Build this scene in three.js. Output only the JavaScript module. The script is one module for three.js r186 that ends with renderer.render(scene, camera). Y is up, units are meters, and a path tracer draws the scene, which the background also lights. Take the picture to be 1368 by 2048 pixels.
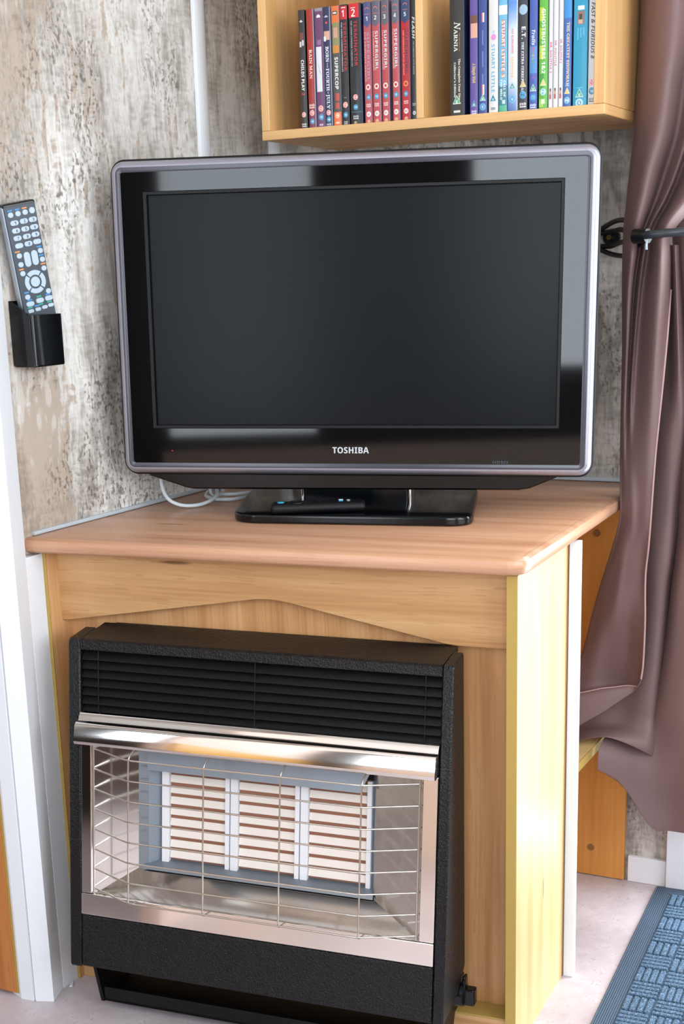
import * as THREE from 'three';
import { RoundedBoxGeometry } from 'three/addons/geometries/RoundedBoxGeometry.js';
import { mergeGeometries, mergeVertices, toCreasedNormals } from 'three/addons/utils/BufferGeometryUtils.js';
import { RectAreaLightUniformsLib } from 'three/addons/lights/RectAreaLightUniformsLib.js';
import { FontLoader } from 'three/addons/loaders/FontLoader.js';
import { TextGeometry } from 'three/addons/geometries/TextGeometry.js';

// ---------------------------------------------------------------- camera, sky, daylight, exposure
const scene = new THREE.Scene();
const renderer = new THREE.WebGLRenderer({ antialias: true });
renderer.toneMapping = THREE.LinearToneMapping;
renderer.toneMappingExposure = 0.9;
renderer.shadowMap.enabled = true;
RectAreaLightUniformsLib.init();

const camera = new THREE.PerspectiveCamera(2 * Math.atan(1024 / 2807.08) * 180 / Math.PI, 1368 / 2048, 0.05, 60);
camera.position.set(1.3983, 1.2026, 2.5727);
{
  const right = new THREE.Vector3(0.8908, -0.0324, -0.4533).normalize();
  const forward = new THREE.Vector3(-0.4457, -0.2620, -0.8560).normalize();
  const up = new THREE.Vector3().crossVectors(right, forward).normalize();
  const r2 = new THREE.Vector3().crossVectors(forward, up).normalize();
  camera.quaternion.setFromRotationMatrix(new THREE.Matrix4().makeBasis(r2, up, forward.clone().negate()));
}
camera.setViewOffset(1368, 2048, 51.96, -270.86, 1368, 2048);

scene.background = new THREE.Color().setRGB(1.5, 1.75, 2.1);

function daylight(name, color, strength, w, h, at, to) {
  const l = new THREE.RectAreaLight(color, strength, w, h);
  l.name = name; l.position.set(...at); l.lookAt(...to); scene.add(l);
  return l;
}
const SKYWHITE = new THREE.Color().setRGB(0.90, 0.955, 1.0), NORTHSKY = new THREE.Color().setRGB(0.83, 0.92, 1.0);
// open doorway beside the curtain, the end window, and the two windows of the wall behind the camera
daylight('doorway_daylight', SKYWHITE, 11.0, 0.76, 1.92, [1.275, 1.0, -0.03], [1.275, 1.0, 2]);
daylight('end_window_daylight', SKYWHITE, 7.5, 1.7, 1.1, [2.67, 1.35, 1.5], [0, 1.35, 1.5]);
daylight('long_window_daylight', NORTHSKY, 7.0, 1.3, 1.1, [1.73, 1.505, 3.07], [1.73, 1.505, 0]);
daylight('narrow_window_daylight', NORTHSKY, 5.5, 0.5, 1.2, [0.28, 1.35, 3.07], [0.28, 1.35, 0]);
daylight('added_hall_window_light', NORTHSKY, 5.5, 0.6, 0.9, [-0.6, 1.4, 3.07], [-0.6, 1.0, 0]);  // invented source, brightens the hall that the heater chrome mirrors

// ---------------------------------------------------------------- helpers
const seen = new Map();
function numbered(n) { const k = seen.get(n) || 0; seen.set(n, k + 1); return k ? n + '_' + String(k).padStart(3, '0') : n; }
function shade(o) { o.castShadow = true; o.receiveShadow = true; return o; }
function thing(name, label, category, at = [0, 0, 0], turn = 0, group) {
  const o = new THREE.Group(); o.name = numbered(name); o.position.set(...at); o.rotation.y = turn;
  o.userData = { label, category }; if (group) o.userData.group = group;
  scene.add(o); o.updateMatrixWorld(true); return o;
}
function part(parent, name, geo, mat, label) {
  const m = shade(new THREE.Mesh(geo, mat)); m.name = name; parent.add(m);
  if (label) m.userData.label = label;
  return m;
}
function inWorld(mesh) { // mesh was built in room coordinates, its parent is placed elsewhere
  mesh.parent.updateMatrixWorld(true);
  mesh.applyMatrix4(mesh.parent.matrixWorld.clone().invert());
  return mesh;
}
function struct(name, geo, mat) { const m = shade(new THREE.Mesh(geo, mat)); m.name = name; m.userData.kind = 'structure'; scene.add(m); return m; }
function tag(o, label, category, group) { o.userData = { label, category }; if (group) o.userData.group = group; return o; }
function bx(x0, x1, y0, y1, z0, z1, r = 0.0012) {
  const w = x1 - x0, h = y1 - y0, d = z1 - z0, rr = Math.min(r, w / 2.2, h / 2.2, d / 2.2);
  const g = r > 0 ? new RoundedBoxGeometry(w, h, d, 1, rr) : new THREE.BoxGeometry(w, h, d);
  return g.translate((x0 + x1) / 2, (y0 + y1) / 2, (z0 + z1) / 2);
}
function prism(pts, y0, y1, bevel = 0) { // outline in plan [x, z], raised from y0 to y1
  const s = new THREE.Shape(pts.map(([x, z]) => new THREE.Vector2(x, -z)));
  const g = new THREE.ExtrudeGeometry(s, { depth: y1 - y0 - 2 * bevel, bevelEnabled: bevel > 0, bevelSize: bevel, bevelThickness: bevel, bevelOffset: -bevel, bevelSegments: 2, curveSegments: 12 });
  return g.rotateX(-Math.PI / 2).translate(0, y0 + bevel, 0);
}
function profileX(pts, x0, x1, bevel = 0) { // outline [z, y] drawn out along x
  const s = new THREE.Shape(pts.map(([z, y]) => new THREE.Vector2(-z, y)));
  const g = new THREE.ExtrudeGeometry(s, { depth: x1 - x0 - 2 * bevel, bevelEnabled: bevel > 0, bevelSize: bevel, bevelThickness: bevel, bevelOffset: -bevel, bevelSegments: 1 });
  return g.rotateY(Math.PI / 2).translate(x0 + bevel, 0, 0);
}
function roundRect(x0, x1, y0, y1, r, n = 8) {
  const p = [];
  for (const [cx, cy, a] of [[x1 - r, y0 + r, -90], [x1 - r, y1 - r, 0], [x0 + r, y1 - r, 90], [x0 + r, y0 + r, 180]])
    for (let i = 0; i <= n; i++) { const t = (a + 90 * i / n) * Math.PI / 180; p.push(new THREE.Vector2(cx + r * Math.cos(t), cy + r * Math.sin(t))); }
  return p;
}
function tube(pts, r, seg = 24, sides = 8, closed = false, tension = 0.5) {
  const c = new THREE.CatmullRomCurve3(pts.map((p) => new THREE.Vector3(...p)), closed, 'catmullrom', tension);
  return new THREE.TubeGeometry(c, seg, r, sides, closed);
}
function polyTube(pts, r, sides = 7, bend = 0.006) { // wire of straight runs with short rounded bends
  const v = pts.map((p) => new THREE.Vector3(...p)), path = new THREE.CurvePath();
  let from = v[0];
  for (let i = 1; i < v.length - 1; i++) {
    const a = v[i].clone().add(v[i - 1].clone().sub(v[i]).setLength(bend)), b = v[i].clone().add(v[i + 1].clone().sub(v[i]).setLength(bend));
    path.add(new THREE.LineCurve3(from, a)); path.add(new THREE.QuadraticBezierCurve3(a, v[i], b)); from = b;
  }
  path.add(new THREE.LineCurve3(from, v[v.length - 1]));
  return new THREE.TubeGeometry(path, 14 * (v.length - 1), r, sides, false);
}
// texture coordinates in metres; the grain runs along axis `grain`
let uvTurn = 0;
function metres(geo, grain = 'y', du, dv) {
  const g = geo.index ? geo.toNonIndexed() : geo, p = g.attributes.position, n = g.attributes.normal, uv = new Float32Array(p.count * 2);
  uvTurn += 1; if (du === undefined) { du = (uvTurn * 0.377) % 1; dv = (uvTurn * 0.619) % 1; }
  const gi = 'xyz'.indexOf(grain), P = [0, 0, 0];
  for (let t = 0; t < p.count; t += 3) {
    const a = [0, 0, 0];
    for (let k = 0; k < 3; k++) { a[0] += n.getX(t + k); a[1] += n.getY(t + k); a[2] += n.getZ(t + k); }
    const m = a.map(Math.abs), d = m[0] > m[1] ? (m[0] > m[2] ? 0 : 2) : (m[1] > m[2] ? 1 : 2);
    const rest = [0, 1, 2].filter((i) => i !== d);
    const vi = rest.includes(gi) ? gi : rest[1], ui = rest.find((i) => i !== vi);
    for (let k = 0; k < 3; k++) {
      P[0] = p.getX(t + k); P[1] = p.getY(t + k); P[2] = p.getZ(t + k);
      uv[(t + k) * 2] = P[ui] + du; uv[(t + k) * 2 + 1] = P[vi] + dv;
    }
  }
  g.setAttribute('uv', new THREE.BufferAttribute(uv, 2));
  return g;
}
// ---------------------------------------------------------------- noise and computed textures
function rng(seed) { let s = seed >>> 0; return () => { s = (s + 0x6D2B79F5) >>> 0; let t = s; t = Math.imul(t ^ (t >>> 15), t | 1); t ^= t + Math.imul(t ^ (t >>> 7), t | 61); return ((t ^ (t >>> 14)) >>> 0) / 4294967296; }; }
const TAB = (() => { const r = rng(77), a = new Float32Array(65536); for (let i = 0; i < 65536; i++) a[i] = r(); return a; })();
function lat(x, y, s) { return TAB[(Math.imul(x, 374761) + Math.imul(y, 668265) + Math.imul(s, 97561) ^ (Math.imul(x ^ s, y + 31) >> 3)) & 65535]; }
function noise(x, y, px, py, s) { // value noise that repeats every px, py cells
  const xi = Math.floor(x), yi = Math.floor(y); let fx = x - xi, fy = y - yi;
  fx = fx * fx * (3 - 2 * fx); fy = fy * fy * (3 - 2 * fy);
  const x0 = ((xi % px) + px) % px, x1 = (x0 + 1) % px, y0 = ((yi % py) + py) % py, y1 = (y0 + 1) % py;
  const a = lat(x0, y0, s), b = lat(x1, y0, s), c = lat(x0, y1, s), d = lat(x1, y1, s);
  return a + (b - a) * fx + (c - a) * fy + (a - b - c + d) * fx * fy;
}
function fbm(u, v, fx, fy, oct, s) { let t = 0, a = 0.5, n = 0; for (let i = 0; i < oct; i++) { t += a * noise(u * fx, v * fy, fx, fy, s + i * 13); n += a; a *= 0.55; fx *= 2; fy *= 2; } return t / n; }
const clamp = (x, a = 0, b = 1) => Math.min(b, Math.max(a, x));
const step = (a, b, x) => { const t = clamp((x - a) / (b - a)); return t * t * (3 - 2 * t); };
const rgb = (hex) => [(hex >> 16) & 255, (hex >> 8) & 255, hex & 255];
const mix3 = (a, b, t) => [a[0] + (b[0] - a[0]) * t, a[1] + (b[1] - a[1]) * t, a[2] + (b[2] - a[2]) * t];
function texture(w, h, fn, sizeU, sizeV, srgb = true) {
  const d = new Uint8Array(w * h * 4);
  for (let y = 0; y < h; y++) for (let x = 0; x < w; x++) {
    const c = fn((x + 0.5) / w, (y + 0.5) / h), i = (y * w + x) * 4;
    if (typeof c === 'number') d[i] = d[i + 1] = d[i + 2] = clamp(c) * 255; else { d[i] = clamp(c[0], 0, 255); d[i + 1] = clamp(c[1], 0, 255); d[i + 2] = clamp(c[2], 0, 255); }
    d[i + 3] = 255;
  }
  const t = new THREE.DataTexture(d, w, h); t.wrapS = t.wrapT = THREE.RepeatWrapping; t.magFilter = THREE.LinearFilter; t.minFilter = THREE.LinearMipmapLinearFilter; t.generateMipmaps = true;
  if (srgb) t.colorSpace = THREE.SRGBColorSpace;
  t.repeat.set(1 / sizeU, 1 / sizeV); t.needsUpdate = true; return t;
}
function woodTexture(light, mid, dark, seed, sizeU = 0.42, sizeV = 0.84, opt = {}) {
  const L = rgb(light), M = rgb(mid), D = rgb(dark), knots = [], r = rng(seed), { streak = 1, rings = 9, fleck = 0.35 } = opt;
  for (let i = 0; i < (opt.knots ?? 3); i++) knots.push([r(), r(), 0.014 + 0.014 * r()]);
  return texture(448, 896, (u, v) => {
    let uu = u + 0.035 * (fbm(u, v, 2, 2, 2, seed) - 0.5), kn = 0;
    for (const [a, b, s] of knots) {
      let dx = u - a, dy = (v - b) * 0.5; dx -= Math.round(dx); dy -= Math.round(dy * 2) / 2;
      const q = Math.hypot(dx, dy * 0.55) / s; uu += 0.03 * Math.sign(dx) * Math.exp(-q * q * 0.16); kn = Math.max(kn, 1 - step(0.15, 0.5, q));
    }
    const broad = fbm(uu, v, 6, 2, 3, seed + 3), band = 0.5 + 0.5 * Math.sin((uu * rings + 1.6 * fbm(uu, v, 3, 1, 2, seed + 7)) * Math.PI * 2);
    const fib = fbm(uu, v, 90, 5, 3, seed + 11), fine = noise(uu * 220, v * 24, 220, 24, seed + 19);
    let t = clamp(0.5 + (broad - 0.5) * 0.9 + (band - 0.5) * 0.28 * streak + (fib - 0.5) * 0.55 * streak);
    let c = t < 0.5 ? mix3(D, M, t * 2) : mix3(M, L, t * 2 - 1);
    c = mix3(c, D, fleck * step(0.66, 0.86, fine) * step(0.45, 0.6, fib));
    return mix3(c, [D[0] * 0.55, D[1] * 0.5, D[2] * 0.45], kn * 0.7);
  }, sizeU, sizeV);
}
const woodShelf = woodTexture(0xebc18c, 0xe0b075, 0xcb985c, 5, 0.3, 0.9, { rings: 6, knots: 0, fleck: 0.3 });
const woodTop = woodTexture(0xd2a88b, 0xc39474, 0xa67355, 21, 0.4, 1.1, { rings: 5, knots: 3, fleck: 0.2 });
const woodFront = woodTexture(0xd0a878, 0xc49766, 0xa77849, 33, 0.36, 0.9, { rings: 7, knots: 2, fleck: 0.55 });
const woodPanel = woodTexture(0xdaab7b, 0xc99562, 0xac7748, 47, 0.34, 0.9, { rings: 7, knots: 3, fleck: 0.4 });
const woodPale = woodTexture(0xdcc28e, 0xd3b378, 0xc19b5f, 59, 0.34, 0.9, { rings: 5, knots: 1, fleck: 0.2 });

// distressed wallpaper: torn patches of plaster white, taupe and brown with brushed vertical fibres and specks
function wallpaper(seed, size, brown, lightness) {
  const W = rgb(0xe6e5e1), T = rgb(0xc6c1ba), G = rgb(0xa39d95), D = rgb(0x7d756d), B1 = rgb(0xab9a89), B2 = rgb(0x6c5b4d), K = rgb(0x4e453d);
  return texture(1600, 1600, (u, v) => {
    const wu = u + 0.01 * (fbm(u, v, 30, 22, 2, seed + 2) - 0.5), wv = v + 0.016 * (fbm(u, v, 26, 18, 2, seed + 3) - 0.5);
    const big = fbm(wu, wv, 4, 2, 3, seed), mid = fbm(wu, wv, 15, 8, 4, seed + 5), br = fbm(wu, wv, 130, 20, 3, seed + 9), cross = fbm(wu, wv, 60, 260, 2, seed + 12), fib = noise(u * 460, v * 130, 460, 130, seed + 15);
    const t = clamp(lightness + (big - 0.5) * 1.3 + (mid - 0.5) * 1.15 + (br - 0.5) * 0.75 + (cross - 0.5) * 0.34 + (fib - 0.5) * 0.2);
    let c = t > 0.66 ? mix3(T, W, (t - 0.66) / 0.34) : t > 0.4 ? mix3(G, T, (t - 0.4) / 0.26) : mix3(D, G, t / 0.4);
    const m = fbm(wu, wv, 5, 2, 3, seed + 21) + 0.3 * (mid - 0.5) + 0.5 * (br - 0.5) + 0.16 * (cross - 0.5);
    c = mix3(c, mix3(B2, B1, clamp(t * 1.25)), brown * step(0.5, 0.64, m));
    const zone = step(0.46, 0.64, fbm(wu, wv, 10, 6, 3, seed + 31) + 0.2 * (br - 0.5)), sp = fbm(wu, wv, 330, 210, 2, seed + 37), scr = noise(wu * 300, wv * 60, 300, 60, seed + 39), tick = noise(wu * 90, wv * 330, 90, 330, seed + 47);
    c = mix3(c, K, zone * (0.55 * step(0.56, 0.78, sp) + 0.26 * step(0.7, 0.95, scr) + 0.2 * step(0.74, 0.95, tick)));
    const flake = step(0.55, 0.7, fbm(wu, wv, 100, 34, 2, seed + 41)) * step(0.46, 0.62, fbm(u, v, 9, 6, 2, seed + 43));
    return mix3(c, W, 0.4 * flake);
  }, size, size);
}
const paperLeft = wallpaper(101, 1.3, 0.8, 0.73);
const paperBack = wallpaper(203, 1.3, 0.25, 0.56);
const floorTex = texture(768, 768, (u, v) => {
  const a = fbm(u, v, 5, 5, 4, 301), b = fbm(u, v, 40, 40, 3, 307), s = noise(u * 190, v * 190, 190, 190, 311);
  let c = mix3(rgb(0xa99da2), rgb(0xd2c7c9), clamp(0.5 + (a - 0.5) * 0.9 + (b - 0.5) * 0.5));
  return mix3(c, rgb(0x8d7a70), 0.35 * step(0.7, 0.88, s) * step(0.5, 0.66, b));
}, 0.7, 0.7);
const grit = texture(512, 512, (u, v) => 0.6 * fbm(u, v, 44, 44, 2, 401) + 0.4 * noise(u * 110, v * 110, 110, 110, 409), 0.12, 0.12, false);
const pileTex = texture(512, 512, (u, v) => {
  const a = noise(u * 150, v * 150, 150, 150, 421), b = noise(u * 70, v * 70, 70, 70, 431);
  return mix3(rgb(0x1d2f42), rgb(0x7795b2), clamp(0.1 + 0.75 * a * a + 0.35 * b));
}, 0.16, 0.16);
const pileBump = texture(512, 512, (u, v) => noise(u * 150, v * 150, 150, 150, 421), 0.16, 0.16, false);

const std = (o) => new THREE.MeshStandardMaterial(o);
const phys = (o) => new THREE.MeshPhysicalMaterial(o);
const M = {
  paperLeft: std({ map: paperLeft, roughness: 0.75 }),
  paperBack: std({ map: paperBack, roughness: 0.75 }),
  plainWall: std({ color: 0xcfc9c0, roughness: 0.9 }),
  darkWall: std({ color: 0x3b3029, roughness: 0.7 }),
  creamWall: std({ color: 0xe2cbbf, roughness: 0.85 }),
  leather: std({ color: 0x3a2a22, roughness: 0.5 }),
  pine: std({ map: woodPale, color: 0xffe6b0, roughness: 0.5 }),
  addedDado: std({ color: 0xd8c3b4, roughness: 0.8 }),
  ceiling: std({ color: 0xe9e7e2, roughness: 0.9 }),
  floor: std({ map: floorTex, roughness: 0.42 }),
  white: std({ color: 0xe4e6ea, roughness: 0.38 }),
  sealant: std({ color: 0xb9c2c9, roughness: 0.4 }),
  shelf: std({ map: woodShelf, roughness: 0.45 }),
  top: std({ map: woodTop, roughness: 0.32 }),
  front: std({ map: woodFront, roughness: 0.4 }),
  panel: std({ map: woodPanel, roughness: 0.42 }),
  pale: std({ map: woodPale, roughness: 0.4 }),
  orange: std({ map: woodPale, color: 0xffd09a, roughness: 0.42 }),
  olive: std({ color: 0xae9049, roughness: 0.5 }),
  cap: std({ color: 0x8a6134, roughness: 0.5 }),
  hammer: phys({ color: 0x0b0c0e, roughness: 0.38, specularIntensity: 0.7, bumpMap: grit, bumpScale: 0.0014 }),
  black: phys({ color: 0x07080a, roughness: 0.45, specularIntensity: 0.55 }),
  gloss: phys({ color: 0x040507, roughness: 0.05 }),
  glossCase: phys({ color: 0x050709, roughness: 0.16, specularIntensity: 0.75 }),
  screen: phys({ color: 0x0c0f12, roughness: 0.26, specularIntensity: 0.25 }),
  rim: std({ color: 0x9e9ca8, roughness: 0.34, metalness: 0.5 }),
  smoked: phys({ color: 0x3c3b44, roughness: 0.2 }),
  chrome: std({ color: 0xece8e4, roughness: 0.09, metalness: 1 }),
  wire: std({ color: 0xcfcac2, roughness: 0.22, metalness: 1 }),
  mirror: std({ color: 0xdedad4, roughness: 0.1, metalness: 1 }),
  steel: std({ color: 0x8b949e, roughness: 0.45, metalness: 0.6 }),
  ceramic: std({ color: 0xe9dfd6, roughness: 0.85 }),
  ceramicFrame: std({ color: 0xe6e6ea, roughness: 0.8 }),
  rust: std({ color: 0x9a6a55, roughness: 0.9 }),
  soot: std({ color: 0x2b2622, roughness: 0.9 }),
  satin: phys({ color: 0x735a58, roughness: 0.62, sheen: 0.3, sheenRoughness: 0.4, sheenColor: new THREE.Color(0xb99a98), side: THREE.DoubleSide }),
  hem: std({ color: 0xb08f8c, roughness: 0.5 }),  // paler than the satin, paints the light caught along the hem edges
  rubber: std({ color: 0x46586a, roughness: 0.55 }),
  pile: std({ map: pileTex, roughness: 1, bumpMap: pileBump, bumpScale: 0.0015 }),
  cord: std({ color: 0x2a2f34, roughness: 0.3 }),
  cordBlack: std({ color: 0x101214, roughness: 0.35 }),
  brass: std({ color: 0xb08a45, roughness: 0.3, metalness: 1 }),
  cable: std({ color: 0xd5dde2, roughness: 0.4 }),
  silver: std({ color: 0xb4bec7, roughness: 0.35, metalness: 0.5 }),
  face: std({ color: 0x27333e, roughness: 0.35 }),
  button: std({ color: 0xa9bac8, roughness: 0.45 }),
  tealButton: std({ color: 0x1fa3c4, roughness: 0.3 }),
  paleButton: std({ color: 0xcfd6dc, roughness: 0.3 }),
  letters: std({ color: 0xbfc4c8, roughness: 0.35, metalness: 0.4 }),
  faint: std({ color: 0x27323d, roughness: 0.4 }),
  redDot: std({ color: 0xc0182c, roughness: 0.3 }),
  door: std({ map: woodFront, color: 0xf0c89a, roughness: 0.42 }),
};

// ---------------------------------------------------------------- the room
const LW = (z) => -0.053 * z;                         // surface of the left wall
struct('floor', metres(bx(-1.16, 2.76, -0.05, 0, -0.06, 3.16, 0), 'x', 0, 0), M.floor);
struct('ground', bx(-3, 8, -0.12, -0.06, -8, -0.07, 0), std({ color: 0x9b9186, roughness: 0.9 }));
struct('ceiling', bx(-1.16, 2.76, 2.15, 2.2, -0.06, 3.16, 0), M.ceiling);
struct('wall_back', metres(mergeGeometries([
  bx(-1.16, 0.895, 0, 2.15, -0.06, 0, 0), bx(0.895, 1.655, 1.97, 2.15, -0.06, 0, 0), bx(1.655, 2.76, 0, 2.15, -0.06, 0, 0)]), 'y', 0.13, 0.27), M.paperBack);
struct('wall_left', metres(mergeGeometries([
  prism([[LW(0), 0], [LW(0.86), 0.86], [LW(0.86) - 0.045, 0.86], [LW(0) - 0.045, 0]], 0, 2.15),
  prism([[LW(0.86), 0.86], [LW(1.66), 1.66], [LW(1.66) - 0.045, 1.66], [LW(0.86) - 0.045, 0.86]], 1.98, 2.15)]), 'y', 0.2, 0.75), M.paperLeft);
struct('wall_kitchen', prism([[LW(1.66), 1.66], [LW(3.1), 3.1], [LW(3.1) - 0.045, 3.1], [LW(1.66) - 0.045, 1.66]], 0, 2.15), M.creamWall);
struct('wall_hall', bx(-1.16, -1.1, 0, 2.15, 0, 3.1, 0), M.plainWall);
struct('wall_right', mergeGeometries([
  bx(2.7, 2.76, 0, 0.8, 0, 3.1, 0), bx(2.7, 2.76, 1.9, 2.15, 0, 3.1, 0), bx(2.7, 2.76, 0.8, 1.9, 0, 0.65, 0), bx(2.7, 2.76, 0.8, 1.9, 2.35, 3.1, 0)]), M.plainWall);
struct('wall_front', mergeGeometries([
  bx(-1.16, 1.08, 1.95, 2.15, 3.1, 3.16, 0), bx(1.08, 2.76, 2.06, 2.15, 3.1, 3.16, 0), bx(-1.16, -0.9, 0, 1.95, 3.1, 3.16, 0), bx(-0.9, -0.3, 0, 0.95, 3.1, 3.16, 0), bx(-0.9, -0.3, 1.85, 1.95, 3.1, 3.16, 0), bx(-0.3, 0.03, 0, 1.95, 3.1, 3.16, 0), bx(0.03, 0.53, 0, 0.75, 3.1, 3.16, 0), bx(0.53, 1.08, 0, 1.95, 3.1, 3.16, 0),
  bx(1.08, 2.38, 0, 0.95, 3.1, 3.16, 0), bx(2.38, 2.76, 0, 2.06, 3.1, 3.16, 0)]), M.darkWall)
struct('added_trim_9', bx(0, 2.69, 0, 0.7, 3.08, 3.1, 0.002), M.addedDado);  // unseen pale panel, added to lighten the reflections in the heater chrome
struct('trim_10', metres(prism([[LW(1.68) + 0.02, 1.68], [LW(3.07) + 0.02, 3.07], [LW(3.07), 3.07], [LW(1.68), 1.68]], 0.08, 0.72), 'y'), M.pine);
// the windows of the walls behind the camera, white frames round thin panes
const paneGlass = phys({ color: 0xffffff, roughness: 0, transmission: 1, thickness: 0, ior: 1.45 });
function glazing(n, a0, a1, y0, y1, at, alongX, mullions) {
  const w = 0.04, put = (u0, u1, v0, v1, d0, d1) => alongX ? bx(u0, u1, v0, v1, at + d0, at + d1) : bx(at + d0, at + d1, v0, v1, u0, u1);
  const g = [put(a0, a1, y0, y0 + w, 0, 0.05), put(a0, a1, y1 - w, y1, 0, 0.05), put(a0, a0 + w, y0 + w, y1 - w, 0, 0.05), put(a1 - w, a1, y0 + w, y1 - w, 0, 0.05)];
  for (const m of mullions) g.push(put(m - 0.02, m + 0.02, y0 + w, y1 - w, 0, 0.05));
  const f = struct('window_' + n, mergeGeometries(g), M.white);
  part(f, 'pane', put(a0 + w, a1 - w, y0 + w, y1 - w, 0.024, 0.0245, 0), paneGlass);
}
glazing(1, 0.65, 2.35, 0.8, 1.9, 2.705, false, [1.5]);
glazing(2, 1.08, 2.38, 0.95, 2.06, 3.105, true, [1.9]);
glazing(4, -0.9, -0.3, 0.95, 1.85, 3.105, true, []);  // unseen hall window, added along with its light
glazing(3, 0.03, 0.53, 0.75, 1.95, 3.105, true, []);
// white mouldings of the hall doorway at the left
struct('trim_1', prism([[LW(0.819) + 0.009, 0.819], [-0.019, 0.867], [-0.049, 0.8785], [-0.051, 0.873], [-0.06, 0.84], [-0.06, 0.8]], 0, 2.02, 0.0012), M.white);
struct('trim_2', prism([[-0.051, 0.868], [-0.053, 0.8795], [-0.0775, 0.881], [-0.105, 0.87], [-0.105, 0.86]], 0, 1.99, 0.0008), M.white);
struct('trim_3', prism([[LW(0.772) + 0.008, 0.772], [LW(0.82) + 0.01, 0.82], [LW(0.82) - 0.003, 0.82], [LW(0.772) - 0.003, 0.772]], 0, 0.766), M.white);
// covering strip on the left wall and the corner bead
{
  const strip = [];
  for (let i = 0; i <= 10; i++) { const t = Math.PI * i / 10, z = 0.241 - 0.0185 * Math.cos(t); strip.push([LW(z) + 0.0095 * Math.sin(t), z]); }
  struct('trim_4', prism(strip, 0.797, 2.15), M.white);
  const bead = [[-0.002, -0.002]];
  for (let i = 0; i <= 8; i++) { const t = Math.PI / 2 * i / 8; bead.push([0.0175 * Math.cos(t) - 0.001, 0.0175 * Math.sin(t) - 0.001]); }
  struct('trim_5', prism(bead, 0.797, 2.15), M.white);
}
struct('trim_6', prism([[LW(0.01) - 0.002, 0.01], [LW(0.01) + 0.006, 0.01], [LW(0.79) + 0.006, 0.79], [LW(0.79) - 0.002, 0.79]], 0.7965, 0.803, 0.002), M.sealant);
struct('trim_7', bx(0.0, 0.742, 0.7965, 0.804, -0.001, 0.006, 0.002), M.sealant);
// white frame of the outside doorway
struct('trim_8', mergeGeometries([bx(0.823, 0.895, 0, 2.03, -0.06, 0.02, 0.002), bx(1.655, 1.727, 0, 2.03, -0.06, 0.02, 0.002), bx(0.895, 1.655, 1.965, 2.03, -0.06, 0.02, 0.002)]), M.white);
struct('baseboard_back', mergeGeometries([bx(0.7455, 0.8215, 0, 0.054, 0, 0.011, 0.002), bx(1.73, 2.69, 0, 0.054, 0, 0.011, 0.002)]), M.white);
{ // wooden hall door, swung open into the hall
  const d = struct('door_1', metres(bx(-0.84, -0.0885, 0.008, 1.96, 0.842, 0.88, 0.001), 'y'), M.door);
  part(d, 'edge_lipping', bx(-0.0885, -0.077, 0.008, 1.96, 0.842, 0.879, 0.001), M.olive, 'olive edge strip');
}

// ---------------------------------------------------------------- the corner cabinet (u to the right along its front, w towards the room)
const A = [-0.0422, 0, 0.7996], TURN = 0.1004, SIDE = 0.0738;
const cab = thing('corner_cabinet', 'pale wood corner cabinet with arched apron, carrying the television', 'cabinet', A, TURN);
{
  // worktop with rounded edge and rounded front corner
  const pts = [[0.004, 0.0]], c = [0.808, 0.0], r = 0.026;
  for (let i = 0; i <= 8; i++) { const t = i / 8, q = 1 - t; pts.push([q * q * (c[0] - r) + 2 * q * t * c[0] + t * t * (c[0] + r * SIDE), -r * t * t]); }
  pts.push([0.8605, -0.716], [0.124, -0.790]);
  const s = new THREE.Shape(pts.map(([x, z]) => new THREE.Vector2(x, -z)));
  const g = new THREE.ExtrudeGeometry(s, { depth: 0.0255 - 0.018, bevelEnabled: true, bevelSize: 0.009, bevelThickness: 0.009, bevelOffset: 0.0005, bevelSegments: 5, curveSegments: 8 });
  g.rotateX(-Math.PI / 2).translate(0, 0.7705 + 0.009, 0);
  part(cab, 'worktop', metres(toCreasedNormals(g, 0.9), 'x', 0.1, 0.2), M.top, 'pinkish wood worktop with rounded edge');
}
const sideAt = (w) => 0.8 - (w + 0.02) * SIDE;          // outer face of the right side
part(cab, 'side_panel', metres(prism([[sideAt(-0.0215) - 0.0165, -0.0215], [sideAt(-0.0215), -0.0215], [sideAt(-0.279), -0.279], [sideAt(-0.279) - 0.0165, -0.279]], 0, 0.766), 'y'), M.pale, 'pale yellow side');
part(cab, 'edge_strip', metres(bx(0.7835, 0.8003, 0, 0.766, -0.0215, -0.019, 0.0008), 'y'), M.olive, 'olive yellow front edge');
part(cab, 'added_niche_front', metres(bx(0.52, 0.8195, 0, 0.766, -0.302, -0.2855, 0.001), 'y'), M.panel);  // panel added to keep light out of the gap before it
part(cab, 'white_board', bx(0.8205, 0.8385, 0, 0.7665, -0.302, -0.2855, 0.0012), M.white, 'white board end behind the side');
part(cab, 'side_panel', metres(prism([[0.0165, -0.0215], [0.1, -0.62], [0.09, -0.62], [0.0015, -0.0215]], 0, 0.766), 'y'), M.panel);
part(cab, 'edge_strip', metres(bx(0.0012, 0.0168, 0, 0.766, -0.0215, -0.019, 0.0008), 'y'), M.olive, 'olive yellow front edge');
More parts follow.
